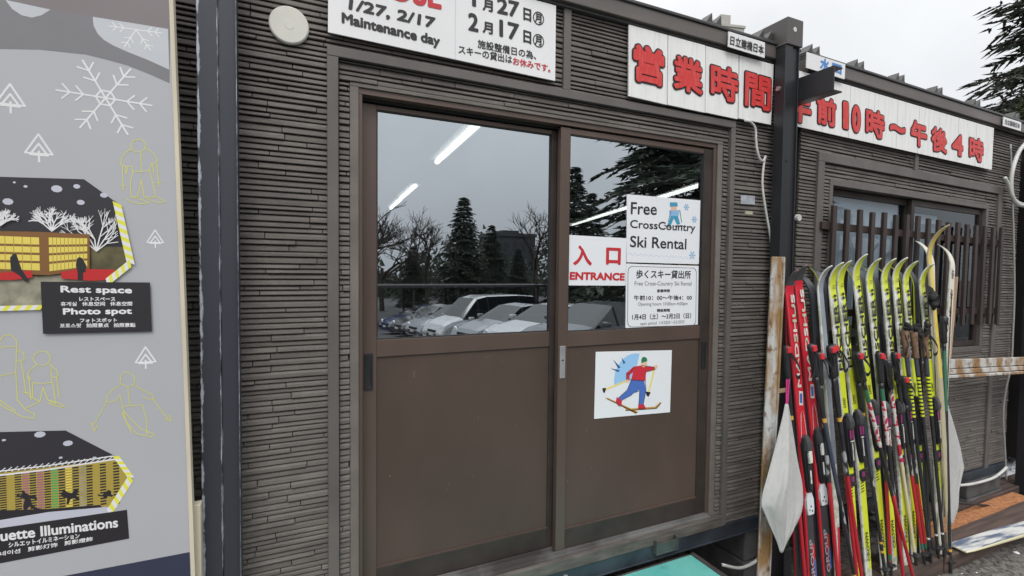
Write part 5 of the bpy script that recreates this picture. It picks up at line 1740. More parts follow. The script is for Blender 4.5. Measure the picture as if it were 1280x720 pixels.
# ------------------------------------------------------------------ poles
def pole(F, T, label, kind, strap_side=1):
    t = thing('ski_pole', label, 'ski pole', F, None, 'ski poles leaning in the rack')
    M, d = frame_of(F, T)
    t.rotation_euler = M.to_euler()
    L = (T - F).length
    pm = [M_plastic, mat('red pole', (.42, .018, .03), .3, coat=.3), M_amb, mat('pole flash', (.6, .62, .65), .3), M_green, mat('cream pole', (.6, .55, .32), .4), M_lime, mat('striped print', (.6, .58, .56), .4, col2=(.5, .03, .06), scale=60, stretch=(1, 1, .9), lo=.48, hi=.5, detail=0), mat('navy pole', (.05, .06, .09), .3), mat('carbon flash print', (.03, .03, .035), .3, col2=(.35, .36, .38), scale=22, stretch=(1, 1, .6), lo=.42, hi=.45, detail=1)]
    Z = {'red': [(0, .03, 0), (.03, .10, 1), (.10, .112, 2), (.112, .52, 1), (.52, .62, 9), (.62, .72, 0), (.72, .735, 2), (.735, 1, 0)],
         'redflash': [(0, .045, 0), (.045, .07, 1), (.07, .10, 4), (.10, .42, 1), (.42, .55, 9), (.55, .80, 0), (.80, 1, 0)],
         'carbon': [(0, .12, 0), (.12, .13, 2), (.13, .16, 0), (.16, .17, 2), (.17, .32, 0), (.32, .46, 9), (.46, .72, 8), (.72, .735, 2), (.735, 1, 0)],
         'stripe': [(0, .03, 0), (.03, .042, 1), (.042, .05, 4), (.05, .42, 1), (.42, .52, 9), (.52, .62, 0), (.62, .80, 7), (.80, .85, 4), (.85, 1, 0)],
         'cream': [(0, .05, 0), (.05, .07, 4), (.07, .5, 5), (.5, 1, 7)],
         'black': [(0, .1, 0), (.1, .108, 3), (.108, .62, 0), (.62, .80, 6), (.80, 1, 8)],
         'green': [(0, .08, 0), (.08, .09, 2), (.09, .62, 0), (.62, .86, 4), (.86, 1, 0)]}[kind]
    mb = MB()
    for a, b, mi in Z:
        r0 = .0072 + .0034 * a
        r1 = .0072 + .0034 * b
        if kind == 'black' and mi == 6:
            n = 11
            for k in range(n):
                za, zb2 = L * (a + (b - a) * k / n), L * (a + (b - a) * (k + 1) / n)
                zm = za + (zb2 - za) * .55
                mb.tube([(0, 0, za), (0, 0, zm)], r0, 10, 6, cap=False)
                mb.tube([(0, 0, zm), (0, 0, zb2)], r0, 10, 0, cap=False)
            continue
        mb.tube([(0, 0, L * a), (0, 0, L * b)], [r0, r1], 10, mi, cap=(b == 1 or a == 0))
    mb.build('shaft', pm, t, loc=MO, smooth=False)
    gm = M_cork if kind in ('black',) else M_plastic
    mb = MB()
    mb.tube([(0, 0, L - .155), (0, 0, L - .15), (0, -.001, L - .10), (0, -.002, L - .05), (0, -.006, L - .012), (0, -.006, L)], [.013, .0155, .0145, .0165, .019, .011], 12, 0)
    if kind not in ('black',):
        mb.tube([(0, 0, L - .20), (0, 0, L - .155)], [.009, .011], 12, 0)
    g = mb.build('grip', [gm], t, loc=MO, smooth=True)
    mb = MB()
    if kind in ('red', 'redflash', 'carbon', 'stripe'):
        mb.box(-.013, .013, -.026, -.004, L - .034, L - .006)
        mb.build('strap_lock', mat('red clip', (.55, .03, .04), .4), t, bevel=.003, loc=MO)
    mb = MB()
    s = strap_side
    rs = random.Random(label)
    n = 16
    w = rs.uniform(.035, .06)
    hgt = rs.uniform(.10, .17)
    pth = []
    for k in range(n + 1):
        a = 2 * math.pi * k / n
        pth.append((s * (w * .55 * (1 - math.cos(a))) , -.012 - .012 * math.sin(a * .5) + .01 * math.sin(2 * a), L - .02 - hgt * .5 * (1 - math.cos(a)) * .9 + w * .6 * math.sin(a)))
    for a, b in zip(pth, pth[1:]):
        h = .009
        mb.quad((a[0], a[1], a[2] - h), (b[0], b[1], b[2] - h), (b[0], b[1] - .002, b[2] + h), (a[0], a[1] - .002, a[2] + h))
    if kind == 'black':
        for q in range(6):
            a = rs.uniform(0, 6.28)
            e = Vector((math.cos(a) * rs.uniform(.02, .045), -.015 - rs.random() * .015, L + rs.uniform(-.05, .05)))
            mb.tube([(0, -.01, L - .01), tuple(e * .6 + Vector((0, -.012, L * .4 + rs.uniform(-.01, .02)))), tuple(e)], [.010, .013, .005], 7)
    mb.build('strap', mat('black webbing', (.02, .02, .022), .9), t, loc=MO)
    mb = MB()
    zb2 = .055
    mb.tube([(0, 0, zb2 - .012), (0, 0, zb2 + .022)], [.011, .007], 10)
    pr = []
    for k in range(13):
        a = math.pi * (.05 + 1.25 * k / 12)
        r = .030 * (1 - .35 * abs(k - 6) / 6)
        pr.append((r * math.cos(a), -r * math.sin(a)))
    i = len(mb.v)
    mb.v += [(0, 0, zb2)] + [(x, y, zb2 + .008) for x, y in pr]
    mb.v += [(0, 0, zb2 - .004)] + [(x, y, zb2 + .004) for x, y in pr]
    m_ = len(pr) + 1
    for k in range(1, m_ - 1):
        mb.f += [(i, i + k, i + k + 1), (i + m_, i + m_ + k + 1, i + m_ + k), (i + k, i + k + 1, i + m_ + k + 1, i + m_ + k)]
        mb.m += [0, 0, 0]
    mb.build('basket', mat('smoky basket', (.035, .035, .037), .35), t, loc=MO)
    mb = MB()
    mb.tube([(0, 0, 0), (0, 0, .045)], [.0025, .0055], 8)
    mb.build('tip', M_silver, t, loc=MO)
    return t
PL = [([(1.861,-0.206,0.9504),(1.9003,-0.3099,-0.0892)], 'red', 'red and black pole nearest the rusty upright, behind the towel', 1),
      ([(1.9778,-0.2453,0.9572),(2.1917,-0.3547,-0.1374)], 'carbon', 'black pole with white flash and amber bands, crossing before the red skis', -1),
      ([(2.0532,-0.2346,0.9136),(2.0923,-0.3382,-0.1217)], 'red', 'red pole behind the crossing black one, left of the silver ski', 1),
      ([(2.1234,-0.2419,0.9413),(2.2537,-0.3515,-0.155)], 'red', 'bright red pole in front of the first lime ski', -1),
      ([(2.1636,-0.2315,0.9454),(2.2335,-0.3416,-0.1556)], 'red', 'red pole partly covered by the bright red one at the first lime ski', 1),
      ([(2.3748,-0.2119,0.8909),(2.4919,-0.3163,-0.1534)], 'carbon', 'black pole with amber bands in front of the third lime ski', 1),
      ([(2.3127,-0.2559,0.9014),(2.6505,-0.3705,-0.2448)], 'stripe', 'red pole with a striped neck crossing the fourth lime ski', -1),
      ([(2.5156,-0.2423,0.8872),(2.5962,-0.355,-0.2399)], 'stripe', 'red pole with a striped neck and upright stance by the fifth lime ski', 1),
      ([(2.7013,-0.2188,0.8725),(2.8349,-0.3256,-0.1959)], 'redflash', 'red pole with a green foot band in front of the sixth lime ski', -1),
      ([(2.591,-0.2091,0.8691),(2.5635,-0.3053,-0.0931)], 'redflash', 'red pole with a green foot band behind the crossing striped pole', 1),
      ([(2.7844,-0.2222,0.7379),(2.8854,-0.3164,-0.2039)], 'redflash', 'dark red pole close behind the one by the sixth lime ski', 1),
      ([(2.6502,-0.2128,0.832),(2.7682,-0.3081,-0.1206)], 'cream', 'pale cream pole between the fifth and sixth lime skis', 1),
      ([(2.7953,-0.2118,0.9918),(2.8901,-0.3328,-0.2181)], 'black', 'black pole with cork grip and chevron shaft, leftmost of the three', -1),
      ([(2.8948,-0.2081,0.9786),(2.9778,-0.3288,-0.2277)], 'black', 'black pole with cork grip and chevron shaft, middle of the three', 1),
      ([(2.9898,-0.2135,0.9753),(3.0228,-0.3337,-0.2267)], 'black', 'black pole with cork grip and chevron shaft, rightmost of the three', 1),
      ([(3.2011,-0.2061,1.0488),(3.083,-0.3341,-0.2315)], 'green', 'black and green pole at the right end of the row before a towel', -1)]
for (g, f), kind, lab, ss in PL:
    g, f = Vector(g), Vector(f)
    d = g - f
    zf = -.35 if f.y < -.334 else ZF
    F = f + d * ((zf - f.z) / d.z)
    pole(F, g, lab, kind, ss)

# gloves-like bundle of black straps and a half basket on the yellow ski
mb = MB()
c = Vector([(3.049,-0.2121,1.1392)][0])
for k in range(7):
    a = R(-70 + 35 * k)
    e = c + Vector((math.cos(a) * .045, -.01, math.sin(a) * .055))
    mb.tube([tuple(c), tuple(c.lerp(e, .5) + Vector((0, -.012, .004))), tuple(e)], [.012, .02, .006], 8)
q = [(3.0311,-0.2076,1.1841),(3.0219,-0.2027,1.2332),(3.0835,-0.2049,1.2106),(3.1257,-0.2099,1.1606),(3.1009,-0.2158,1.1024),(3.0224,-0.2138,1.1219)]
mb.poly([tuple(k) for k in q])
tag(mb.build('strap_bundle', mat('black cloth', (.018, .018, .02), .85), loc=tuple(c)), 'bundle of black wrist straps hooked over the yellow ski', 'straps')

# ------------------------------------------------------------------ towels
def towel(name, label, rows, y_amp, seed, creases):
    """rows: list of (left point, right point) from top to bottom, in 3d"""
    rr = random.Random(seed)
    mb = MB()
    nu, nv = 26, 40
    R_ = [(Vector(a), Vector(b)) for a, b in rows]
    for j in range(nv + 1):
        t = j / nv * (len(R_) - 1)
        k = min(int(t), len(R_) - 2)
        f = t - k
        f2 = f
        a = R_[k][0].lerp(R_[k + 1][0], f2)
        b = R_[k][1].lerp(R_[k + 1][1], f2)
        for i in range(nu + 1):
            u = i / nu
            p = a.lerp(b, u)
            w = (b - a).length
            e = min(1, w / .22)
            fold = 0
            for uc, uw, am in creases:
                q = abs(u - uc - .05 * math.sin(3 * j / nv + uc * 9)) / uw
                fold += am * max(0.0, 1 - q) ** 1.3
            p.y -= y_amp * e * fold * (.75 + .25 * math.sin(4.5 * j / nv + 5 * u))
            mb.v.append(tuple(p))
    for j in range(nv):
        for i in range(nu):
            a = j * (nu + 1) + i
            mb.f.append((a, a + 1, a + nu + 2, a + nu + 1))
            mb.m.append(0)
    o = mb.build(name, M_towel, loc=rows[0][0], smooth=True)
    s = o.modifiers.new('thick', 'SOLIDIFY')
    s.thickness = .003
    tag(o, label, 'towel')
    return o
ta = [(1.7629,-0.2901,0.7091),(1.7428,-0.2951,0.6593),(1.7047,-0.3032,0.5781),(1.6618,-0.3117,0.4925),(1.6201,-0.3198,0.412),(1.588,-0.3259,0.3513),(1.577,-0.3303,0.3073),(1.5976,-0.3346,0.2641),(1.6182,-0.3389,0.2206),(1.6393,-0.343,0.1801),(1.6602,-0.3474,0.1361),(1.6739,-0.3517,0.0935)]
tb = [(1.781,-0.2903,0.7072),(1.7893,-0.2956,0.6541),(1.8021,-0.3044,0.5657),(1.815,-0.3133,0.4772),(1.8285,-0.3215,0.3955),(1.8407,-0.3282,0.3278),(1.8413,-0.3331,0.2793),(1.8188,-0.3371,0.2388),(1.7887,-0.341,0.2002),(1.754,-0.3447,0.1631),(1.7198,-0.3483,0.1267),(1.6914,-0.3517,0.0929)]
tw = towel('towel', 'grey towel hanging from a pink tape at the rusty upright', list(zip(ta, tb)), .075, 1, [(.36, .26, 1.0), (.62, .10, .5), (.83, .09, .4), (.14, .08, .28), (.50, .05, .22), (.72, .05, .25), (.93, .05, .2)])
mb = MB()
a, b = [(1.8058,-0.265,0.8105),(1.7896,-0.2768,0.6922)]
mb.tube([(a[0] - .006, a[1], a[2]), (b[0] - .003, b[1], b[2])], .0035, 6)
mb.tube([(a[0] + .010, a[1], a[2]), (b[0] + .003, b[1], b[2])], .0035, 6)
mb.build('hanging_tape', M_pink, tw)
ta = [(3.2778,-0.1933,0.5268),(3.2664,-0.207,0.3897),(3.2583,-0.2184,0.2761),(3.247,-0.2319,0.1411),(3.2307,-0.2429,0.0307),(3.2261,-0.2519,-0.0585),(3.2464,-0.2612,-0.1522)]
tb = [(3.3121,-0.1937,0.5233),(3.3696,-0.2083,0.3772),(3.4136,-0.2205,0.2548),(3.4335,-0.2311,0.1492),(3.3515,-0.2436,0.0235),(3.3293,-0.2524,-0.064),(3.2632,-0.2616,-0.1556)]
towel('towel', 'grey towel hanging at the right end of the ski row behind the last pole', list(zip(ta, tb)), .05, 2, [(.5, .4, 1.0), (.8, .15, .4)])

# ------------------------------------------------------------------ cables
def cable(path, r, label, m=M_cable, nm='cable', cat='cable'):
    # smooth the path
    P = [Vector(p) for p in path]
    out = []
    for i in range(len(P) - 1):
        p0, p1, p2, p3 = P[max(0, i - 1)], P[i], P[i + 1], P[min(len(P) - 1, i + 2)]
        for k in range(6):
            t = k / 6
            out.append(.5 * ((2 * p1) + (p2 - p0) * t + (2 * p0 - 5 * p1 + 4 * p2 - p3) * t * t + (3 * p1 - p0 - 3 * p2 + p3) * t ** 3))
    out.append(P[-1])
    mb = MB()
    mb.tube(out, r, 8)
    return tag(mb.build(nm, m, loc=tuple(P[0]), smooth=True), label, cat)
cable([(1.7633,-0.035,2.0116),(1.8012,-0.035,2.011),(1.8351,-0.035,1.9867),(1.8429,-0.035,1.9301),(1.8531,-0.035,1.8812),(1.8743,-0.035,1.8409),(1.897,-0.035,1.8354),(1.9131,-0.035,1.8566),(1.9052,-0.035,1.8402),(1.8959,-0.035,1.7222),(1.9237,-0.035,1.5987),(1.9569,-0.035,1.4897),(1.9985,-0.035,1.331)], .0055, 'white cable hanging from under the red characters down to the rusty upright')
cable([(4.2298,-0.06,1.953),(4.2903,-0.06,1.9036),(4.3421,-0.06,1.8362),(4.4264,-0.06,1.7978),(4.5573,-0.06,1.7895)], .011, 'short white conduit stub curving up at the right edge')
cable([(4.5937,-0.06,2.267),(4.4367,-0.06,2.1707),(4.3547,-0.06,2.0628),(4.3199,-0.06,1.9499),(4.341,-0.06,1.8472),(4.4275,-0.06,1.7867),(4.5824,-0.06,1.7798)], .013, 'looped white conduit at the upper right edge')
cable([(4.3129,-0.05,2.1919),(4.3885,-0.05,1.7575),(4.4654,-0.05,1.1975),(4.4746,-0.05,0.8551),(4.4702,-0.05,0.6546),(4.4071,-0.05,0.459),(4.3882,-0.05,0.2891),(4.4333,-0.05,0.0529),(4.479,-0.05,-0.187)], .006, 'thin grey cable running down the right end of the second hut', mat('grey cable', (.3, .3, .3), .5))
cable([(3.7142,-0.07,-0.0862),(3.9475,-0.07,-0.116),(4.2153,-0.07,-0.123),(4.3479,-0.07,-0.0996),(4.4147,-0.07,-0.0759)], .009, 'white cable curving round the concrete block at the right')
cable([(1.6861,-0.04,-0.1345),(1.8074,-0.04,-0.1803),(1.9146,-0.04,-0.1738),(1.9484,-0.04,-0.1487)], .008, 'white cable in the shadow under the hut beside the platform')
cable([(-0.4249,-0.03,0.4502),(-0.4315,-0.03,0.4168),(-0.4403,-0.03,0.3816),(-0.449,-0.03,0.3415)], .006, 'white cable at the foot of the left steel post')
mb = MB()
c = [(2.2021,-0.02,1.5757)][0]
mb.tube([(c[0], -.004, c[2]), (c[0], -.018, c[2])], [.020, .017], 12)
tag(mb.build('cap', M_cable, loc=tuple(c)), 'small white round cap on the siding right of the middle post', 'cap')

# ------------------------------------------------------------------ what stands behind the photographer and shows in the door glass
M_carglass = mat('car glass', (.015, .018, .02), .06, spec=.8)
M_tyre = mat('tyre', (.02, .02, .02), .8)
M_rim = mat('wheel rim', (.45, .46, .48), .3, metal=.8)
M_lamp = mat('headlamp', (.7, .72, .75), .1, coat=.6)
M_tail = mat('tail lamp', (.4, .02, .02), .2)
def car(name, label, x, y, heading, paint, van=False, s=1.0):
    z = ground_z(y) + .008
    t = thing(name, label, 'car', (x, y, z), (0, 0, heading), 'cars in the car park')
    H = 1.82 if van else 1.46
    Lh = 2.3 if van else 2.15
    if van:
        prof = [(-Lh, .55, .56, .80), (-Lh + .06, .98, 1.0, .84), (-Lh + .28, 1.02, H - .06, .86), (-1.2, 1.02, H, .87), (.3, 1.0, H - .01, .87), (.75, .99, H - .10, .87), (1.45, .97, 1.05, .86), (1.9, .90, .93, .84), (2.15, .78, .80, .80), (Lh, .5, .52, .74)]
    else:
        prof = [(-Lh, .55, .57, .76), (-Lh + .05, .92, .94, .80), (-1.75, .98, 1.02, .83), (-1.15, .97, H - .08, .85), (-.3, .95, H, .86), (.25, .94, H - .05, .86), (1.05, .92, .97, .85), (1.6, .84, .87, .83), (2.0, .70, .72, .79), (Lh, .46, .48, .72)]
    rings = []
    for (xx, zb2, zr, w) in prof:
        rw = w * (.74 if zr - zb2 > .2 else .9)
        half = [(w * .86, .24), (w, .42), (w * 1.01, zb2 - .12), (w * .97, zb2), (rw, zr - .03), (rw * .7, zr)]
        rings.append([(xx * s, yy, zz) for yy, zz in half] + [(xx * s, -yy, zz) for yy, zz in reversed(half)])
    b, g = MB(), MB()
    n = len(rings[0])
    for k, (r0, r1) in enumerate(zip(rings, rings[1:])):
        p0, p1 = prof[k], prof[k + 1]
        cabin = max(p0[2] - p0[1], p1[2] - p1[1]) > .2
        slope = cabin and min(p0[2] - p0[1], p1[2] - p1[1]) < .2
        for q in range(n - 1):
            f = [r0[q], r1[q], r1[q + 1], r0[q + 1]]
            if cabin and q in (3, n - 5):
                g.poly(f)
            elif slope and q in (4, 5, n - 6):
                g.poly(f)
            else:
                b.poly(f)
        b.poly([r0[0], r1[0], r1[-1], r0[-1]])
    b.poly(rings[0]); b.poly(rings[-1][::-1])
    body = MB(); 
    me = b.build('body', paint, t, loc=MO)
    bm = bmesh.new(); bm.from_mesh(me.data); bmesh.ops.remove_doubles(bm, verts=bm.verts, dist=.0005); bmesh.ops.recalc_face_normals(bm, faces=bm.faces); bm.to_mesh(me.data); bm.free()
    g.build('window', M_carglass, t, loc=MO)
    mb = MB()
    for k in range(2, len(prof) - 3):
        xx, zb2, zr, w = prof[k]
        if zr - zb2 > .3:
            for sg in (-1, 1):
                mb.tube([(xx * s, sg * w * .975, zb2), (xx * s, sg * w * .75, zr - .03)], .025, 5)
    mb.build('pillar', M_black, t, loc=MO)
    for wx in (-1.35 * s, 1.38 * s):
        for sg in (-1, 1):
            mb = MB()
            mb.tube([(wx, sg * .66, .32), (wx, sg * .87, .32)], .32, 18)
            w_ = mb.build('wheel', M_tyre, t, loc=MO)
            mb = MB()
            mb.tube([(wx, sg * .86, .32), (wx, sg * .878, .32)], .20, 14)
            mb.build('rim', M_rim, w_, loc=MO)
    fx = prof[-1][0] * s
    for sg in (-1, 1):
        mb = MB()
        mb.slab([(sg * .42, .60), (sg * .74, .64), (sg * .70, .74), (sg * .46, .68)], 0, .08)
        mb.v = [(fx - .06 - abs(p[0]) * .12 + (.03 - p[1]), p[0], p[2]) for p in mb.v]
        mb.build('headlight', M_lamp, t, loc=MO)
        mb = MB()
        mb.box(-Lh * s - .01, -Lh * s + .1, sg * .5 - .16, sg * .5 + .16, .72, .88)
        mb.build('tail_light', M_tail, t, loc=MO)
        mb = MB()
        mb.box((.72 if not van else 1.1) * s, (.9 if not van else 1.28) * s, sg * .98 - .09, sg * .98 + .09, .96, 1.08)
        mb.build('wing_mirror', paint, t, bevel=.03, loc=MO)
    mb = MB()
    mb.box(fx - .05, fx + .012, -.36, .36, .30, .46)
    mb.box(fx - .06, fx + .006, -.30, .30, .52, .60)
    mb.build('grille', M_black, t, loc=MO)
    mb = MB()
    mb.box(fx + .013, fx + .02, -.17, .17, .40, .50)
    mb.build('number_plate', M_skiw, t, loc=MO)
    return t
Pw = mat('pearl white car paint', (.50, .51, .52), .2, coat=.8)
Ps = mat('silver car paint', (.26, .275, .30), .25, metal=.5, coat=.8)
Pg = mat('grey car paint', (.10, .11, .125), .25, metal=.4, coat=.8)
Pb = mat('dark blue car paint', (.02, .035, .09), .22, coat=.8)
Pk = mat('black car paint', (.012, .013, .015), .2, coat=.8)
h0 = math.pi + R(-12)
for (x, y, paint, van, lab) in [(7.0, -8.6, Pg, False, 'grey hatchback, nearest of the parked row'), (7.1, -11.0, Pw, False, 'white sedan parked second in the row, beside the grey hatchback'), (7.0, -13.5, Ps, False, 'silver hatchback parked beside the white sedan'),
                                (6.9, -16.2, Pw, True, 'white minivan, the tallest of the parked row'), (6.7, -18.9, Ps, False, 'silver sedan parked behind the white minivan'), (6.6, -21.5, Pk, False, 'black hatchback parked behind the silver sedan'),
                                (6.5, -24.0, Pb, False, 'dark blue sedan far down the row'), (11.6, -9.4, Pw, False, 'white sedan parked apart on the right'), (13.4, -12.2, Pk, False, 'black sedan parked apart on the right')]:
    car('parked_car', lab, x, y, h0, paint, van)

M_bark = mat('bark', (.055, .045, .038), .9, var=.3, scale=5, stretch=(3, 3, .6), bump=.5)
M_needle = mat('needles', (.075, .095, .065), .8, col2=(.038, .052, .042), scale=1.3, lo=.3, hi=.7)
M_needle2 = mat('olive needles', (.105, .125, .05), .8, col2=(.045, .06, .03), scale=1.6, lo=.3, hi=.7)
M_needle3 = mat('grey green needles', (.085, .10, .07), .8, col2=(.045, .052, .042), scale=1.2, lo=.3, hi=.7)
def conifer_meshes(seed, H, Rr, z_first, nwh, per, clump, twig=.22, droop=.25, bs=1.0):
    """trunk and crown of a spruce: whorls of drooping limbs carrying flat sprays of small needle blades"""
    rr = random.Random(seed)
    tr, cr = MB(), MB()
    tr.tube([(0, 0, 0), (.03 * H * .1, 0, H * .3), (0, 0, H * .65), (0, 0, H)], [H * .022, H * .017, H * .009, .01], 8)
    for i in range(nwh):
        f = (i + rr.random() * .9) / nwh
        z = z_first + (H - z_first) * f
        l = Rr * (1 - f) ** .8 * rr.uniform(.75, 1.1) + .12
        for k in range(per):
            a = 2 * math.pi * (k + rr.random() * .8) / per + i * 2.4
            ln = l * rr.uniform(.6, 1.12)
            dx, dy = math.cos(a), math.sin(a)
            up = rr.uniform(-.05, .25)
            zj = z + rr.uniform(-.5, .5) * (H - z_first) / nwh * 1.6
            def at(t):
                return Vector((dx * ln * t, dy * ln * t, zj + ln * (up * t - droop * t * t * (1.3 - f))))
            tr.tube([tuple(at(0)), tuple(at(.5)), tuple(at(1))], [.02 + .012 * ln, .012 + .006 * ln, .004], 4, cap=False)
            n = max(4, int(ln / twig))
            for q in range(n):
                t = .18 + .85 * (q + rr.random()) / n
                t = min(t, 1.03)
                p = at(min(t, 1))
                sp = (.5 * ln * (1.1 - t) + .12) * rr.uniform(.5, 1)
                for s in (-1, 1):
                    e = p + Vector((-dy * s * sp + dx * sp * .7, dx * s * sp + dy * sp * .7, -sp * rr.uniform(.05, .55)))
                    for c in range(clump):
                        b0 = p.lerp(e, rr.random())
                        ww = rr.uniform(.05, .13) * (1 + .04 * H) * bs
                        v1 = Vector((rr.gauss(0, 1), rr.gauss(0, 1), rr.gauss(-.4, .7))).normalized() * ww
                        v2 = (e - p).normalized() * ww * rr.uniform(1.0, 2.4)
                        cr.poly([tuple(b0 - v1 * .35), tuple(b0 + v1 * .35), tuple(b0 + v2 + v1 * .05)])
    return tr, cr
def conifer(label, loc, tpl, scale, rz, group, needle):
    t = thing('conifer_tree', label, 'tree', loc, (0, 0, rz), group)
    t.scale = (scale,) * 3
    for nm, me in (('trunk', tpl[0]), ('crown', tpl[1])):
        o = bpy.data.objects.new(nm, me)
        C.objects.link(o)
        o.parent = t
    return t
def tpl_of(tr, cr, needle):
    a = tr.build('trunk', M_bark, None, fixn=False)
    b = cr.build('crown', needle, None, fixn=False)
    ma, mb_ = a.data, b.data
    bpy.data.objects.remove(a); bpy.data.objects.remove(b)
    return ma, mb_
T1 = tpl_of(*conifer_meshes(1, 9.0, 3.1, .3, 44, 9, 10, .22, .4), M_needle)
T2 = tpl_of(*conifer_meshes(2, 11.0, 2.8, .9, 46, 9, 9), M_needle)
T3 = tpl_of(*conifer_meshes(3, 13.0, 4.6, 2.0, 34, 9, 16, .20, .34), M_needle)
T4 = tpl_of(*conifer_meshes(4, 15.0, 5.2, 1.2, 40, 9, 26, .28, .30, .8), M_needle3)
T5 = tpl_of(*conifer_meshes(5, 9.0, 3.6, .6, 30, 9, 16, .26, .25, .7), M_needle2)
GM = 'conifers across the car park'
conifer('tall pointed conifer alone beyond the parked cars', (13.6, -38, -2.2), T1, 1.05, .3, GM, M_needle)
conifer('conifer behind the pointed one, a little to its right', (17.8, -42, -2.2), T1, .85, 1.3, GM, M_needle)
conifer('lower conifer left of the pointed one', (10.8, -44, -2.2), T1, .62, 2.3, GM, M_needle)
conifer('short dark conifer right in front of the grey block', (19.2, -39, -2.2), T1, .6, .2, GM, M_needle)
conifer('bushy conifer between the pointed one and the grey block', (16.0, -45, -2.2), T1, .82, 4.0, GM, M_needle)
conifer('narrow tall conifer at the right of the car park', (17.6, -27, -2.2), T2, .95, .9, GM, M_needle)
conifer('broad conifer beside the narrow tall one', (23.0, -33, -2.2), T2, .9, 2.1, GM, M_needle)
conifer('large conifer with drooping limbs close to the huts', (13.0, -11.3, -1.2), T3, 1.1, .5, GM, M_needle)
conifer('second large conifer with drooping limbs behind the first', (20.5, -16.5, -1.6), T3, 1.1, 2.6, GM, M_needle)
# trees beyond the right hut
GS = 'conifers behind the huts'
sp_ = [(23.3016,5.5,6.6637)][0]
conifer('dark spruce with ragged limbs rising beyond the right hut roof', (sp_[0], sp_[1], -.4), T4, 1.0, .4, GS, M_needle)
sp_ = [(17.8684,4.6,5.6406)][0]
conifer('olive green conifer lower in front of the dark spruce', (sp_[0], sp_[1], -.4), T5, .72, 1.0, GS, M_needle2)

def bare_tree(label, loc, seed, h):
    rr = random.Random(seed)
    t = thing('bare_tree', label, 'tree', loc, None, 'leafless trees across the car park')
    tr, cr = MB(), MB()
    def grow(p, d, l, r, n, mbx):
        q = p + d * l
        m_ = p.lerp(q, .5) + Vector((rr.gauss(0, 1), rr.gauss(0, 1), 0)) * l * .05
        mbx.tube([tuple(p), tuple(m_), tuple(q)], [r, r * .85, r * .65], 5 if n > 3 else 3, cap=False)
        if n == 0: return
        for _ in range(3 if n > 1 else 4):
            e = (d + Vector((rr.gauss(0, .55), rr.gauss(0, .55), rr.gauss(.12, .3)))).normalized()
            grow(p.lerp(q, rr.uniform(.55, 1)), e, l * rr.uniform(.6, .82), r * .6, n - 1, cr)
    grow(Vector((0, 0, 0)), Vector((0, 0, 1)), h * .32, h * .02, 5, tr)
    tr.build('trunk', M_bark, t, loc=MO, fixn=False)
    cr.build('crown', M_bark, t, loc=MO, fixn=False)
for k, (x, y, h, lab) in enumerate([(4.6, -36, 11.5, 'leafless tree at the far left of the car park'), (7.2, -40, 11, 'leafless tree left of the pointed conifer'), (9.4, -34, 9.0, 'smaller leafless tree nearest the pointed conifer'),
                                    (1.8, -42, 12.0, 'leafless tree farthest left behind the car park'), (21.5, -40, 13.0, 'leafless tree right of the pointed conifer'), (6.0, -46, 13.0, 'tall leafless tree at the back of the car park')]):
    bare_tree(lab, (x, y, -2.2), 40 + k, h)

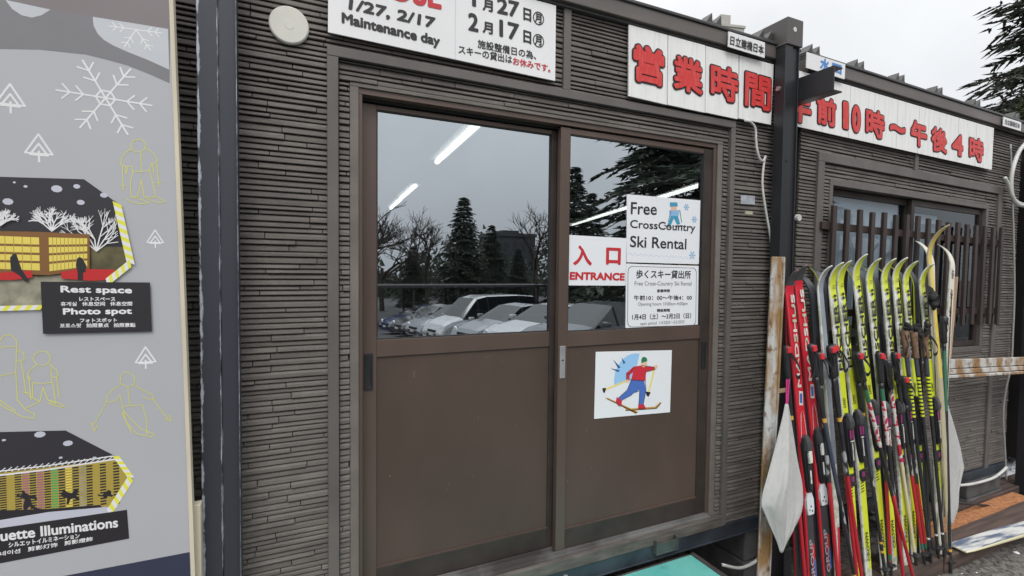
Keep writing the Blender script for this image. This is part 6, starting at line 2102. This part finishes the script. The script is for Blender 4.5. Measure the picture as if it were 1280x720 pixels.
# low wood behind the trees, a block of flats and a carport
mb = MB()
rr = random.Random(5)
for _ in range(14000):
    x, y = rr.uniform(-30, 60), rr.uniform(-70, -58)
    z = -2.3 + 8.0 * (rr.random() ** 1.3) * (.7 + .3 * math.sin(x * .35) + .2 * math.sin(x * .9))
    w = rr.uniform(.25, .8)
    a = rr.random() * 6.28
    mb.poly([(x, y, z), (x + w * math.cos(a), y + w * math.sin(a), z + rr.uniform(-.2, .3)), (x + rr.uniform(-.3, .3), y, z + w)])
tag(mb.build('far_wood', M_needle, fixn=False), kind='stuff')
def flats(label, x, y, z0, w, d, h, nx, nz_, m, mw, rz=0.0):
    t = thing('apartment_block', label, 'building', (x, y, z0), (0, 0, rz))
    mb = MB()
    mb.box(-w / 2, w / 2, -d / 2, d / 2, 0, h)
    mb.box(-w / 2 - .2, w / 2 + .2, -d / 2 - .2, d / 2 + .2, h, h + .5)
    mb.build('wall', m, t, loc=MO)
    fh = h / nz_
    k = 0
    for j in range(nz_):
        for i in range(nx):
            for sg in (-1, 1):
                if k >= 96: break
                k += 1
                x0 = -w / 2 + w * (i + .25) / nx
                zz = h - fh * (j + .75)
                mb = MB()
                yy = sg * (d / 2 + .03)
                mb.box(x0, x0 + w / nx * .5, min(yy, yy - sg * .1), max(yy, yy - sg * .1), zz, zz + fh * .45)
                mb.build('window', mw, t, loc=MO)
    mb = MB()
    mb.box(-w * .2, w * .2, -d * .25, d * .25, h + .5, h + .5 + .06 * h)
    mb.build('roof_house', m, t, loc=MO)
    return t
M_fw = mat('pale render', (.36, .35, .32), .8, var=.08, scale=.4)
M_fg = mat('grey render', (.055, .06, .065), .8, var=.1, scale=.4)
M_fwin = mat('dark window', (.03, .035, .04), .2)
bl_ = [(31.9529,70,6.4565)][0]
flats('grey apartment block far across the car park', bl_[0], -70, -2.3, 7, 6, bl_[2] + 2.3, 5, 3, M_fg, M_fwin)
cpt = thing('carport', 'long low carport roof on thin posts at the end of the car park', 'carport', (10, -30, -2.2))
mb = MB()
mb.box(-9, 9, -1.6, 1.6, 2.35, 2.5)
mb.build('roof', mat('pale sheet roof', (.06, .06, .06), .9, var=.1), cpt, loc=MO)
for k in range(7):
    for yy in (-1.4, 1.4):
        mb = MB()
        mb.box(-8.7 + k * 2.9 - .05, -8.7 + k * 2.9 + .05, yy - .05, yy + .05, 0, 2.35)
        mb.build('post', M_fg, cpt, loc=MO)
# beyond the huts, over the roofs
(pa, pb) = [(80.7902,75,54.3416),(88.0866,75,55.9626)]
flats('pale tower block whose top shows over the hut roof', (pa[0] + pb[0]) / 2 + 2.5, 80, -.4, (pb[0] - pa[0]) * .80, 9, pa[2] + .2 - 1.2, 4, 18, M_fw, M_fwin, R(-14))
lh = thing('cabin', 'low cabin with a brown gable roof beyond the right hut', 'cabin', (20.5, 6.6, -.4), (0, 0, R(20)))
mb = MB()
mb.box(-2, 2, -2, 2, 0, 4.0)
mb.build('wall', M_trim, lh, loc=MO)
mb = MB()
mb.slab([(-2.4, 3.9), (0, 5.2), (2.4, 3.9), (2.4, 4.05), (0, 5.38), (-2.4, 4.05)], -2.3, 2.3)
mb.build('roof', mat('brown shingle', (.16, .13, .11), .8, var=.2, scale=6), lh, loc=MO)
